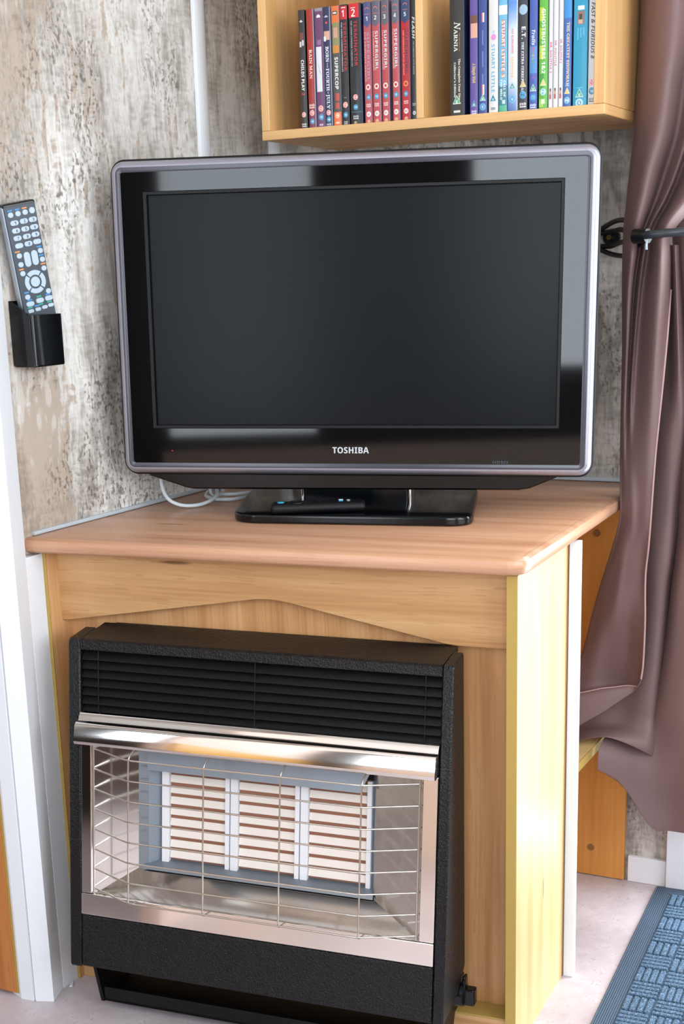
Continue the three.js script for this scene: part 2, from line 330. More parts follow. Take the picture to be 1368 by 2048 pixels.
{
  const s = new THREE.Shape();
  s.moveTo(0.0172, 0.766); s.lineTo(0.0172, 0.6475); s.lineTo(0.032, 0.6475);
  s.lineTo(0.355, 0.698); s.quadraticCurveTo(0.393, 0.7055, 0.43, 0.6985); s.lineTo(0.675, 0.651); s.quadraticCurveTo(0.69, 0.648, 0.71, 0.6475); s.lineTo(0.783, 0.6475); s.lineTo(0.783, 0.766);
  const g = new THREE.ExtrudeGeometry(s, { depth: 0.016, bevelEnabled: true, bevelSize: 0.001, bevelThickness: 0.001, bevelOffset: -0.001, bevelSegments: 1, curveSegments: 10 }).translate(0, 0, -0.067);
  part(cab, 'apron', metres(g, 'x'), M.front, 'arched apron board with level grain');
}
part(cab, 'back_panel', metres(bx(0.0175, 0.783, 0, 0.766, -0.086, -0.074, 0), 'y'), M.panel, 'recessed wood panel behind the heater');
part(cab, 'plinth_rail', metres(bx(0.0172, 0.783, 0, 0.046, -0.0735, -0.03, 0.001), 'x'), M.front);
part(cab, 'rail_top', bx(0.0172, 0.783, 0.046, 0.049, -0.0735, -0.03, 0.0008), M.olive);
// open niche behind the side: back board on the wall, one shelf and the closed inner side
inWorld(part(cab, 'niche_board', metres(bx(0.47, 0.7385, 0.002, 0.7665, 0.001, 0.013, 0.0008), 'y'), M.orange, 'orange wood board on the wall'));
inWorld(part(cab, 'niche_shelf', metres(bx(0.47, 0.7305, 0.334, 0.35, 0.014, 0.40, 0.0008), 'z'), M.pale));
inWorld(part(cab, 'shelf_edge', bx(0.7305, 0.733, 0.3335, 0.3502, 0.014, 0.40, 0.0006), M.olive));
inWorld(part(cab, 'niche_side', metres(bx(0.455, 0.47, 0.002, 0.7665, 0.001, 0.66, 0.0008), 'y'), M.panel));
for (const [x, y] of [[0.671, 0.061], [0.671, 0.7]]) inWorld(part(cab, 'screw_cap', new THREE.CylinderGeometry(0.0066, 0.0072, 0.0016, 20).rotateX(Math.PI / 2).translate(x, y, 0.0137), M.cap, 'round brown screw cap'));

// ---------------------------------------------------------------- the gas heater (front face leans: s runs down it, off comes out of it)
const heat = thing('gas_heater', 'black and chrome gas fire with wire guard, fixed to the cabinet front', 'heater', [A[0] + 0.4 * Math.cos(TURN), 0, A[2] - 0.4 * Math.sin(TURN)], TURN);
function up(name, geo, mat, label) { const m = part(heat, name, geo, mat, label); m.position.x = -0.4; return m; }                 // upright frame
function lean(name, geo, mat, label, parent) { const m = part(parent || heat, name, geo, mat, label); if (!parent) { m.position.set(-0.4, 0.638, 0.03); m.rotation.x = -0.1385; } return m; }
const bxs = (u0, u1, s0, s1, o0, o1, r) => bx(u0, u1, -s1, -s0, o0, o1, r);
{
  const cheek = [[-0.022, 0.646], [-0.019, 0.14], [0.022, 0.113], [0.05, 0.106], [0.104, 0.099], [0.1062, 0.1035], [0.0325, 0.636], [0.029, 0.6405]];
  const inset = (u0, u1) => metres(toCreasedNormals(profileX(cheek, u0, u1, 0.002), 0.6), 'y');
  up('side_cheek', inset(0.0795, 0.101), M.hammer); up('side_cheek', inset(0.7025, 0.7195), M.hammer);
  up('top_panel', metres(profileX([[-0.05, 0.6478], [-0.05, 0.640], [0.012, 0.628], [0.030, 0.622], [0.0335, 0.624], [0.0315, 0.6375], [0.027, 0.6402]], 0.1012, 0.7023), 'x'), M.hammer, 'dusty black top');
  up('back_box', bx(0.11, 0.69, 0.11, 0.643, -0.0735, -0.045, 0.002), M.black);
  up('back_box', bx(0.1012, 0.7023, 0.11, 0.17, -0.045, 0.015, 0.002), M.black);
}
// air outlet: slats and their pins before a dark plate
lean('outlet_plate', bxs(0.1012, 0.7023, 0.012, 0.12, -0.036, -0.033, 0), M.soot);
{
  const slat = new RoundedBoxGeometry(0.6, 0.0026, 0.0195, 1, 0.001).rotateX(0.95);
  for (let i = 0; i < 7; i++) { const m = lean('louvre_slat', slat, M.black); m.geometry = slat; m.position.set(0, 0, 0); const p = new THREE.Vector3(0.40175, -(0.0235 + i * 0.0143), -0.0075).applyEuler(new THREE.Euler(-0.1385, 0, 0)); m.position.set(p.x - 0.4, p.y + 0.638, p.z + 0.03); }
  for (const u of [0.132, 0.405, 0.677]) lean('slat_pin', new THREE.CylinderGeometry(0.001, 0.001, 0.102, 8).translate(u, -0.067, -0.0025), M.black);
}
{ // rolled chrome hood
  const pr = [[-0.02, -0.116], [0.001, -0.1145], [0.004, -0.1165], [0.0075, -0.122], [0.0085, -0.1265], [0.0105, -0.1285], [0.0165, -0.1295], [0.0195, -0.1315], [0.0215, -0.136], [0.0245, -0.158], [0.0245, -0.1615], [0.0225, -0.1645], [0.019, -0.1655], [-0.02, -0.15]];
  lean('hood', toCreasedNormals(profileX(pr, 0.1018, 0.7018), 0.7), M.chrome, 'polished chrome hood');
}
lean('chrome_strip', bxs(0.1015, 0.1205, 0.164, 0.4165, -0.012, 0.0015, 0.0015), M.chrome);
lean('chrome_strip', bxs(0.678, 0.7015, 0.164, 0.4165, -0.012, 0.0015, 0.0015), M.chrome);
lean('chrome_strip', bxs(0.1015, 0.7018, 0.417, 0.4525, -0.012, 0.003, 0.0015), M.chrome);
lean('lower_panel', metres(bxs(0.1015, 0.7018, 0.4535, 0.542, -0.014, 0.0015, 0.003), 'x'), M.hammer, 'black textured lower panel');
// firebox: back wall, sloping mirrors, tray
const quad = (p) => { const g = new THREE.BufferGeometry(); const v = p.map(([u, s, o]) => [u, -s, o]); g.setAttribute('position', new THREE.BufferAttribute(new Float32Array([...v[0], ...v[1], ...v[2], ...v[0], ...v[2], ...v[3]]), 3)); g.computeVertexNormals(); return g; };
function plate(p, t) { // four corners, given a thickness away from the viewer
  const v = p.map(([u, s, o]) => new THREE.Vector3(u, -s, o)), n = new THREE.Vector3().crossVectors(v[1].clone().sub(v[0]), v[2].clone().sub(v[0])).setLength(t);
  const b = v.map((q) => q.clone().sub(n)), tri = [], f = (a, c, d, e) => tri.push(a, c, d, a, d, e);
  f(v[0], v[1], v[2], v[3]); f(b[3], b[2], b[1], b[0]);
  for (let i = 0; i < 4; i++) { const j = (i + 1) % 4; f(v[j], v[i], b[i], b[j]); }
  const g = new THREE.BufferGeometry().setFromPoints(tri); g.computeVertexNormals(); return g;
}
lean('firebox_back', bxs(0.12, 0.68, 0.15, 0.43, -0.0745, -0.072, 0), M.soot);
lean('side_reflector', plate([[0.1207, 0.418, -0.002], [0.1795, 0.418, -0.05], [0.1795, 0.16, -0.05], [0.1207, 0.16, -0.002]], 0.0012), M.mirror, 'polished side reflector');
lean('side_reflector', plate([[0.589, 0.418, -0.05], [0.6778, 0.418, -0.002], [0.6778, 0.16, -0.002], [0.589, 0.16, -0.05]], 0.0012), M.mirror, 'polished side reflector');
lean('tray_reflector', plate([[0.125, 0.4165, -0.003], [0.676, 0.4165, -0.003], [0.589, 0.379, -0.05], [0.1795, 0.379, -0.05]], 0.0012), M.mirror, 'polished tray under the radiants');
lean('end_bracket', plate([[0.1795, 0.384, -0.05], [0.197, 0.384, -0.052], [0.197, 0.165, -0.052], [0.1795, 0.165, -0.05]], 0.001), M.steel);
lean('end_bracket', plate([[0.197, 0.384, -0.052], [0.2165, 0.372, -0.07], [0.2165, 0.165, -0.07], [0.197, 0.165, -0.052]], 0.001), M.steel);
for (let i = 0; i < 7; i++) lean('bracket_rib', bxs(0.1815, 0.1955, 0.206 + i * 0.0215, 0.2085 + i * 0.0215, -0.0525, -0.0495, 0.001), M.steel);
lean('end_bracket', plate([[0.578, 0.384, -0.07], [0.589, 0.384, -0.05], [0.589, 0.165, -0.05], [0.578, 0.165, -0.07]], 0.001), M.steel);
lean('baffle', plate([[0.2, 0.2105, -0.040], [0.566, 0.2105, -0.040], [0.588, 0.160, -0.050], [0.2, 0.160, -0.050]], 0.001), M.steel, 'blued steel baffle over the radiants');
lean('ledge', plate([[0.19, 0.3785, -0.046], [0.588, 0.3785, -0.046], [0.588, 0.3715, -0.047], [0.19, 0.3715, -0.047]], 0.001), M.steel);
lean('ledge', plate([[0.19, 0.3715, -0.047], [0.588, 0.3715, -0.047], [0.583, 0.3625, -0.071], [0.21, 0.3625, -0.071]], 0.001), M.steel);
{ // three ceramic radiants, each with a white frame and eight slats over a rust coloured grid
  const spans = [[0.2165, 0.3375], [0.3395, 0.4585], [0.4605, 0.5785]];
  for (const [a, b] of spans) {
    const rd = lean('ceramic_radiant', bxs(a, b, 0.196, 0.3665, -0.0725, -0.0695, 0), M.rust, 'white ceramic radiant with slats');
    lean('radiant_frame', bxs(a, a + 0.0125, 0.196, 0.3665, -0.0695, -0.06, 0.0008), M.ceramicFrame, null, rd);
    lean('radiant_frame', bxs(b - 0.008, b, 0.196, 0.3665, -0.0695, -0.061, 0.0008), M.ceramicFrame, null, rd);
    const slat = new RoundedBoxGeometry(b - a - 0.0215, 0.0125, 0.003, 1, 0.001).rotateX(-0.28);
    for (let i = 0; i < 9; i++) { const m = lean('ceramic_slat', slat, M.ceramic, null, rd); m.position.set((a + b) / 2 + 0.00225, -(0.2085 + i * 0.0181), -0.0665); }
  }
}
// wire guard: level wires, uprights and end bars
{
  const R = 0.00145, L0 = 0.1245, R0 = 0.674, out = 0.032;
  const rows = []; for (let i = 0; i < 8; i++) rows.push(0.1805 + i * 0.0332);
  for (const s of rows) lean('guard_wire', polyTube([[L0, -s + 0.006, -0.001], [0.2035, -s, out], [0.5935, -s, out], [R0, -s + 0.004, -0.001]], R, 7, 0.009), M.wire);
  lean('guard_wire', polyTube([[0.196, -0.1665, 0.006], [0.6, -0.1665, 0.006]], R), M.wire);
  for (const u of [0.2035, 0.3345, 0.4625, 0.5925]) lean('guard_upright', polyTube([[u, -0.1655, 0.006], [u, -0.1775, out - 0.003], [u, -0.2, out - 0.0022], [u, -0.4165, out - 0.0022], [u, -0.4175, 0.004]], 0.0014, 7, 0.005), M.wire);
  for (const [u, o] of [[L0 + 0.0005, 0.001], [R0 - 0.0005, 0.001]]) lean('guard_end_bar', polyTube([[u, -0.168, o], [u, -0.415, o]], 0.0016), M.wire);
}
// control knob low on the right cheek
{
  const k = up('control_knob', new THREE.CylinderGeometry(0.0195, 0.021, 0.018, 28).rotateZ(-Math.PI / 2).translate(0.7155, 0.1, 0.0), M.glossCase, 'black control knob');
  part(k, 'grip', bx(0.722, 0.741, 0.083, 0.111, -0.011, 0.007, 0.003), M.glossCase);
  part(k, 'pointer_fin', bx(0.7215, 0.7265, 0.1, 0.131, -0.01, 0.006, 0.0024), M.glossCase);
}
// narrow base below the case
{
  const b = up('base_tray', bx(0.113, 0.69, 0.016, 0.022, -0.06, 0.062, 0.001), M.black);
  part(b, 'front_lip', bx(0.113, 0.69, 0.016, 0.042, 0.058, 0.062, 0.001), M.black);
  part(b, 'tray_back', bx(0.113, 0.69, 0.016, 0.108, -0.062, -0.058, 0.001), M.black);
  part(b, 'inner_shelf', bx(0.113, 0.69, 0.072, 0.076, -0.058, 0.05, 0.001), M.black);
  const flank = (x0, x1, d) => { const s = new THREE.Shape(); s.moveTo(x0, 0.016); s.lineTo(x0 + 0.006, 0.016); s.lineTo(x1 + 0.006, 0.103); s.lineTo(x1, 0.103); return new THREE.ExtrudeGeometry(s, { depth: d, bevelEnabled: false }).translate(0, 0, -0.062); };
  part(b, 'flank', flank(0.107, 0.092, 0.126), M.black); part(b, 'flank', flank(0.69, 0.7, 0.126), M.black);
}

// ---------------------------------------------------------------- the television
const font = await new FontLoader().loadAsync('fonts/droid/droid_sans_bold.typeface.json');
function lettering(text, width, height, depth) {
  const g = new TextGeometry(text, { font, size: 1, depth: 1, curveSegments: 4, bevelEnabled: false });
  g.computeBoundingBox(); const b = g.boundingBox;
  g.translate(-(b.min.x + b.max.x) / 2, -(b.min.y + b.max.y) / 2, 0).scale(width / (b.max.x - b.min.x), height / (b.max.y - b.min.y), depth);
  return g;
}
const tv = thing('television', 'black flat television with silver edged bezel, standing on the cabinet', 'television', [0.36, 0.7955, 0.41]);
{
  const head = new THREE.Matrix4().makeBasis(new THREE.Vector3(0.9627, -0.0110, -0.2703), new THREE.Vector3(0.0052, 0.9997, -0.0222), new THREE.Vector3(0.2705, 0.0200, 0.9625)).setPosition(0.395, 0.951, 0.498);
  const hd = (name, geo, mat, label, parent) => { const m = part(parent || tv, name, geo, mat, label); if (!parent) { m.applyMatrix4(head); inWorld(m); } return m; };
  const x0 = -0.391, x1 = 0.388, y0 = -0.0815, y1 = 0.4215, SX = 0.33, SY = 0.367;
  const shape = (i, r) => new THREE.Shape(roundRect(x0 + i, x1 - i, y0 + i, y1 - i, r));
  const ring = shape(0.012, 0.01); ring.holes.push(new THREE.Path([[-SX - 0.006, -0.006], [-SX - 0.006, SY + 0.006], [SX + 0.006, SY + 0.006], [SX + 0.006, -0.006]].map((p) => new THREE.Vector2(...p))));
  hd('bezel', new THREE.ExtrudeGeometry(ring, { depth: 0.012, bevelEnabled: false }).translate(0, 0, -0.0115), M.gloss, 'glossy black bezel');
  { // rounded silver rim round the bezel
    for (const [nm, mt, lb, prof] of [['bezel_band', M.smoked, 'smoked inner band of the rim', [[0.0185, 0.0005], [0.0165, 0.0011], [0.0125, 0.0013], [0.0105, 0.0012]]], ['bezel_rim', M.rim, 'silver lavender rim', [[0.0106, 0.0012], [0.0085, 0.0011], [0.006, -0.0004], [0.004, -0.003], [0.002, -0.0065], [0.0006, -0.0105], [0.0003, -0.016]]]]) {
    const rows = prof.map(([i, z]) => roundRect(x0 + i, x1 - i, y0 + i, y1 - i, Math.max(0.021 - i, 0.004), 8).map((p) => [p.x, p.y, z])), n = rows[0].length, pos = [], idx = [];
    rows.forEach((r) => r.forEach((p) => pos.push(...p)));
    for (let a = 0; a < rows.length - 1; a++) for (let b = 0; b < n; b++) { const c = (b + 1) % n; idx.push(a * n + b, (a + 1) * n + b, (a + 1) * n + c, a * n + b, (a + 1) * n + c, a * n + c); }
    const g = new THREE.BufferGeometry(); g.setAttribute('position', new THREE.Float32BufferAttribute(pos, 3)); g.setIndex(idx); g.computeVertexNormals();
    hd(nm, g, mt, lb); }
  }
  const edge = shape(-0.003, 0.024), eg = new THREE.ExtrudeGeometry(edge, { depth: 0.02, bevelEnabled: true, bevelSize: 0.002, bevelThickness: 0.002, bevelOffset: -0.002, bevelSegments: 1 }).translate(0, 0, -0.036);
  hd('housing', eg, M.black);
  hd('housing', new THREE.ExtrudeGeometry(shape(0.06, 0.03), { depth: 0.036, bevelEnabled: true, bevelSize: 0.016, bevelThickness: 0.014, bevelSegments: 2 }).translate(0, 0, -0.078), M.black);
  const fr = new THREE.Shape([[-SX - 0.0062, -0.0062], [SX + 0.0062, -0.0062], [SX + 0.0062, SY + 0.0062], [-SX - 0.0062, SY + 0.0062]].map((p) => new THREE.Vector2(...p)));
  fr.holes.push(new THREE.Path([[-SX, 0], [-SX, SY], [SX, SY], [SX, 0]].map((p) => new THREE.Vector2(...p))));
  hd('screen_surround', new THREE.ExtrudeGeometry(fr, { depth: 0.004, bevelEnabled: true, bevelSize: 0.001, bevelThickness: 0.0012, bevelOffset: -0.001, bevelSegments: 1 }).translate(0, 0, -0.0042), M.black);
  hd('screen', bx(-SX - 0.001, SX + 0.001, -0.001, SY + 0.001, -0.012, -0.0065, 0), M.screen, 'dark switched off screen');
  const chin = new THREE.Shape([[-0.366, -0.078], [-0.352, -0.0885], [-0.289, -0.1085], [-0.275, -0.1105], [0.272, -0.1075], [0.29, -0.1045], [0.332, -0.087], [0.34, -0.078]].map((p) => new THREE.Vector2(...p)));
  hd('speaker_bar', new THREE.ExtrudeGeometry(chin, { depth: 0.032, bevelEnabled: true, bevelSize: 0.003, bevelThickness: 0.003, bevelOffset: -0.003, bevelSegments: 1 }).translate(0, 0, -0.058), M.glossCase, 'black bar below the bezel');
  hd('maker_name', lettering('TOSHIBA', 0.0605, 0.0102, 0.0006).translate(0.0, -0.041, 0.0004), M.letters, 'silver lettering TOSHIBA');
  hd('port_mark', lettering('HDMI', 0.025, 0.0048, 0.0005).translate(0.244, -0.0595, 0.0004), M.faint, 'faint lettering HDMI');
  hd('standby_light', new THREE.SphereGeometry(0.0013, 10, 8).scale(1, 1, 0.5).translate(-0.304, -0.043, 0.0006), M.redDot, 'tiny red standby light');
  // neck and foot
  const nk = inWorld(part(tv, 'neck', bx(-0.091, 0.0885, 0.808, 0.868, -0.022, 0.022, 0.004).applyMatrix4(new THREE.Matrix4().makeRotationY(0.268)).translate(0.372, 0, 0.424), M.glossCase));
  for (const [a, b] of [[-0.0955, -0.091], [0.0885, 0.093]]) part(nk, 'neck_edge', bx(a, b, 0.808, 0.862, -0.018, 0.0235, 0.0015).applyMatrix4(new THREE.Matrix4().makeRotationY(0.268)).translate(0.372, 0, 0.424), M.chrome, 'chrome neck edge');
  const f = [[0.218, 0.595], [0.612, 0.513], [0.512, 0.222], [0.095, 0.293]], cut = [0.05, 0.045, 0.03, 0.03], out = [];
  for (let i = 0; i < 4; i++) {
    const p = new THREE.Vector2(...f[i]), a = new THREE.Vector2(...f[(i + 3) % 4]).sub(p).setLength(cut[i]).add(p), b = new THREE.Vector2(...f[(i + 1) % 4]).sub(p).setLength(cut[i]).add(p);
    for (let k = 0; k <= 8; k++) { const t = k / 8, q = 1 - t; out.push([q * q * a.x + 2 * q * t * p.x + t * t * b.x, q * q * a.y + 2 * q * t * p.y + t * t * b.y]); }
  }
  inWorld(part(tv, 'foot', toCreasedNormals(prism(out, 0.7963, 0.8115, 0.004), 0.6), M.glossCase, 'flat black foot with rounded corners'));
}

// ---------------------------------------------------------------- small things on the cabinet
{
  const r = thing('remote_control', 'slim black remote lying on the television foot', 'remote', [0.349, 0.8120, 0.5335], 0.476);
  const body = new RoundedBoxGeometry(0.156, 0.0165, 0.038, 4, 0.0078).translate(0, 0.0085, 0);
  part(r, 'body', body, M.black);
  const b = (x, z, rr, m, h = 0.0175, n = 'button', label) => part(r, n, new THREE.SphereGeometry(rr, 14, 8).scale(1, 0.3, 1).translate(x, h, z), m, label);
  b(-0.061, 0.0005, 0.0062, M.tealButton, 0.0168, 'voice_button', 'bright blue oval button'); b(-0.0715, 0.008, 0.0022, M.paleButton, 0.0152);
  part(r, 'ring_button', new THREE.TorusGeometry(0.0125, 0.0016, 8, 28).rotateX(Math.PI / 2).translate(-0.0345, 0.0163, 0), M.glossCase);
  for (const x of [-0.012, 0.0015, 0.0145]) for (const z of [-0.0085, 0.004]) b(x, z, 0.0042, M.glossCase, 0.0165);
  for (const [z, m] of [[-0.009, M.paleButton], [0.001, M.tealButton]]) part(r, 'shortcut_button', new RoundedBoxGeometry(0.0075, 0.002, 0.0055, 1, 0.0008).translate(0.038, 0.017, z), m);
  for (const z of [-0.009, 0.002]) b(0.0505, z, 0.0036, M.paleButton, 0.0162);
}
{
  const c = thing('white_cable', 'white cable looped and tied behind the television foot', 'cable', [0.06, 0.797, 0.42]);
  const R = 0.0033, y = 0.8005;
  inWorld(part(c, 'hanging_loop', tube([[0.047, 0.90, 0.505], [0.038, 0.862, 0.52], [0.036, 0.838, 0.519], [0.04, 0.815, 0.508], [0.058, 0.803, 0.495], [0.079, y + 0.0005, 0.475], [0.088, y + 0.004, 0.445], [0.083, y + 0.009, 0.415], [0.066, y + 0.012, 0.385]], R, 60, 10), M.cable));
  inWorld(part(c, 'coil', tube([[0.066, y + 0.012, 0.385], [0.05, y + 0.012, 0.362], [0.038, y + 0.008, 0.365], [0.045, y + 0.002, 0.39], [0.075, y, 0.405], [0.105, y, 0.398], [0.118, y, 0.36], [0.112, y, 0.315], [0.13, y + 0.001, 0.27], [0.16, y + 0.002, 0.24]], R, 80, 10), M.cable));
  inWorld(part(c, 'coil', tube([[0.05, y + 0.007, 0.352], [0.04, y + 0.013, 0.335], [0.052, y + 0.012, 0.315], [0.08, y + 0.008, 0.305], [0.108, y + 0.006, 0.308], [0.128, y + 0.006, 0.28], [0.15, y + 0.006, 0.25]], R, 60, 10), M.cable));
  inWorld(part(c, 'coil', tube([[0.06, y + 0.006, 0.372], [0.078, y + 0.006, 0.386], [0.1, y + 0.006, 0.378], [0.122, y + 0.005, 0.336], [0.145, y + 0.004, 0.29]], R, 40, 10), M.cable));
  inWorld(part(c, 'tie', new THREE.TorusGeometry(0.0115, 0.0032, 8, 20).rotateY(0.6).rotateZ(0.3).translate(0.056, y + 0.0095, 0.37), M.cable));
}

// ---------------------------------------------------------------- remote in its holder on the left wall
const LTURN = Math.atan(0.053); // the wall's own turn: local x out of the wall, local z along it
{
  const h = thing('remote_holder', 'black plastic holder screwed to the left wall', 'holder', [LW(0.7625), 1.065, 0.7625], -LTURN);
  const outer = new THREE.Shape(roundRect(0.001, 0.046, -0.0365, 0.0365, 0.006, 5)); outer.holes.push(new THREE.Path(roundRect(0.0035, 0.0436, -0.034, 0.034, 0.004, 5)));
  part(h, 'pocket', toCreasedNormals(new THREE.ExtrudeGeometry(outer, { depth: 0.076, bevelEnabled: false }).rotateX(-Math.PI / 2).translate(0, 0.003, 0), 0.5), M.glossCase);
  part(h, 'bottom', prism(roundRect(0.001, 0.046, -0.0365, 0.0365, 0.006, 5).map((p) => [p.x, p.y]), 0, 0.005, 0.002), M.glossCase);
  part(h, 'back_plate', bx(0.0006, 0.0034, 0.002, 0.101, -0.036, 0.036, 0.001), M.glossCase);
  part(h, 'cheek', (() => { const s = new THREE.Shape(); s.moveTo(0.002, 0.075); s.lineTo(0.04, 0.075); s.lineTo(0.036, 0.082); s.lineTo(0.006, 0.1); s.lineTo(0.002, 0.1); return new THREE.ExtrudeGeometry(s, { depth: 0.0024, bevelEnabled: false }).translate(0, 0, 0.0338); })(), M.glossCase);
}
{
  const up3 = new THREE.Vector3(0.0, 0.983, 0.184).normalize(), a = 0.44;
  const out3 = new THREE.Vector3(Math.cos(a), 0, Math.sin(a) + 0.05); out3.addScaledVector(up3, -out3.dot(up3)).normalize();
  const side3 = new THREE.Vector3().crossVectors(up3, out3).normalize();
  const r = thing('remote_control', 'grey remote with pale buttons standing in the wall holder', 'remote', [0, 0, 0]);
  const top = new THREE.Vector3(-0.0075, 1.3085, 0.796);
  const m4 = new THREE.Matrix4().makeBasis(side3, up3, out3).setPosition(top);       // x across, y up from the top edge, z out of the face
  r.applyMatrix4(m4); r.updateMatrixWorld(true);
  part(r, 'body', new RoundedBoxGeometry(0.055, 0.226, 0.017, 3, 0.0035).translate(0, -0.113, -0.0095), M.silver, 'silver casing');
  part(r, 'face_plate', new RoundedBoxGeometry(0.0525, 0.224, 0.003, 2, 0.0012).translate(0, -0.1135, -0.0008), M.face, 'dark slate key face');
  part(r, 'top_cap', new RoundedBoxGeometry(0.0545, 0.007, 0.0185, 2, 0.003).translate(0, -0.0012, -0.009), M.glossCase);
  const pill = (w, h) => { const g = new THREE.ExtrudeGeometry(new THREE.Shape(roundRect(-w / 2, w / 2, -h / 2, h / 2, Math.min(w, h) / 2 * 0.98, 5)), { depth: 0.0012, bevelEnabled: true, bevelSize: 0.0005, bevelThickness: 0.0005, bevelOffset: -0.0005, bevelSegments: 1 }); return g.translate(0, 0, 0.0004); };
  const put = (g, list, n = 'button', m = M.button) => list.forEach(([x, y]) => { const b = part(r, n, g, m); b.position.set(x / 1000, -y / 1000, 0); });
  put(pill(0.009, 0.0078), [[-17.1, 14.2], [-4.8, 14], [7.1, 13.8]]); put(pill(0.0098, 0.0095), [[18.9, 13]], 'power_button');
  put(pill(0.0135, 0.0075), [[-13.4, 26.4], [2.3, 26.1], [17.3, 26.1], [-13.3, 37.8], [2.1, 37.6], [17.2, 37.2], [-13.3, 48.9], [2.4, 48.8], [17.1, 48.3], [-13.1, 60.1], [2.7, 59.8], [17.4, 59.2]]);
  put(pill(0.0088, 0.0078), [[-16.1, 74.8], [19.9, 73.2], [-16.4, 87.9], [20.5, 86.5], [-16.1, 101.4], [20.3, 99.9], [-15.8, 137.3], [20.5, 134.8]]);
  put(pill(0.0105, 0.0225), [[-3.9, 82.2], [8.8, 81.8]], 'rocker_button');
  put(pill(0.0135, 0.0075), [[-13.6, 148.2], [3.4, 146.1], [18.9, 145.5]]); put(pill(0.01, 0.0055), [[-14.7, 159.1], [-2.4, 158.6], [9.2, 157.6], [20.1, 156.5]]);
  put(pill(0.0155, 0.0155), [[1.8, 117]], 'centre_button');
  for (let q = 0; q < 4; q++) {
    const s = new THREE.Shape(), a0 = q * Math.PI / 2 + Math.PI / 4 + 0.07, a1 = a0 + Math.PI / 2 - 0.14;
    s.absarc(0, 0, 0.0175, a0, a1, false); s.absarc(0, 0, 0.0105, a1, a0, true);
    const b = part(r, 'arrow_button', new THREE.ExtrudeGeometry(s, { depth: 0.0013, bevelEnabled: false, curveSegments: 8 }).translate(0, 0, 0.0004), M.button); b.position.set(0.0018, -0.117, 0);
  }
  // printed digits and legends on the keys
  const digit = (t, x, y, h = 0.0042) => { const g = lettering(t, h * 0.62 * t.length, h, 0.0003); const b = part(r, 'key_print', g, M.face); b.position.set(x / 1000 + 0.001, -y / 1000, 0.0021); };
  [['1', -13.4, 26.4], ['2', 2.3, 26.1], ['3', 17.3, 26.1], ['4', -13.3, 37.8], ['5', 2.1, 37.6], ['6', 17.2, 37.2], ['7', -13.3, 48.9], ['8', 2.4, 48.8], ['9', 17.1, 48.3], ['0', 2.7, 59.8]].forEach((d) => digit(...d));
  const legend = (x, y, w, m) => { const b = part(r, 'key_legend', new THREE.BoxGeometry(w, 0.0022, 0.0004), m); b.position.set(x / 1000, -y / 1000, 0.0009); };
  const orangeInk = std({ color: 0xd0854a, roughness: 0.6 }), blueInk = std({ color: 0x3f86c4, roughness: 0.6 }), greenInk = std({ color: 0x2f9e86, roughness: 0.6 });
  for (const [x, y, m] of [[7.1, 7.6, orangeInk], [-17.1, 8, blueInk], [-4.8, 7.8, blueInk], [-18, 68.5, orangeInk], [19, 67, blueInk], [20, 80, blueInk], [20.5, 93, orangeInk], [-17, 95, orangeInk], [-16, 130.5, blueInk], [-13, 142.3, blueInk], [3, 139.8, greenInk], [18.5, 139.6, blueInk], [4, 152, greenInk], [19, 151.2, greenInk], [-15, 153.6, greenInk], [-3, 153, blueInk]]) legend(x, y, 0.008, m);
}

// ---------------------------------------------------------------- wall shelf
const sh = thing('wall_shelf', 'oak finished wall shelf full of disc cases above the television', 'shelf', [0.4455, 1.4167, 0]);
{
  const w = (n, g, grain, label) => inWorld(part(sh, n, metres(g, grain), M.shelf, label));
  w('bottom_board', bx(0.1407, 0.7494, 1.4167, 1.4322, 0.001, 0.296), 'x');
  w('side_board', bx(0.1407, 0.1562, 1.4324, 1.955, 0.001, 0.2957), 'y');
  w('side_board', bx(0.7315, 0.7494, 1.4324, 1.955, 0.001, 0.2957), 'y');
  w('divider', bx(0.4325, 0.4455, 1.4324, 1.955, 0.006, 0.2955), 'y');
  w('top_board', bx(0.1407, 0.7494, 1.9552, 1.971, 0.001, 0.296), 'x');
  w('back_board', bx(0.1564, 0.7313, 1.4324, 1.955, 0.0015, 0.0055, 0), 'y');
}

// ---------------------------------------------------------------- disc cases: spines are printed paper behind a clear sleeve
const SLOT = 72, HT = 800, COUNT = 28;
const atlas = document.createElement('canvas'); atlas.width = 2048; atlas.height = HT;
const cx = atlas.getContext('2d');
function spine(i, wmm, draw) { // draw in millimetres: x across the spine, y down from its top
  cx.save(); cx.beginPath(); cx.rect(i * SLOT, 0, SLOT, HT); cx.clip(); cx.translate(i * SLOT, 0); cx.scale(SLOT / wmm, HT / 190); draw(wmm); cx.restore();
}
const fill = (c, x, y, w, h) => { cx.fillStyle = c; cx.fillRect(x, y, w, h); };
function down(text, x, y, size, color, o = {}) { // line of text reading downwards
  cx.save(); cx.translate(x, y); cx.rotate(Math.PI / 2); cx.scale(o.sx || 1, 1); cx.font = (o.style || 'bold') + ' 40px ' + (o.font || 'sans-serif'); cx.textBaseline = 'middle'; cx.textAlign = 'left'; cx.scale(size / 40, size / 40);
  if (o.len) { const m = cx.measureText(text).width * (size / 40) * (o.sx || 1); cx.scale(o.len / m, 1); }
  if (o.outline) { cx.strokeStyle = o.outline; cx.lineWidth = 7; cx.lineJoin = 'round'; cx.strokeText(text, 0, 0); }
  cx.fillStyle = color; cx.fillText(text, 0, 0); cx.restore();
}
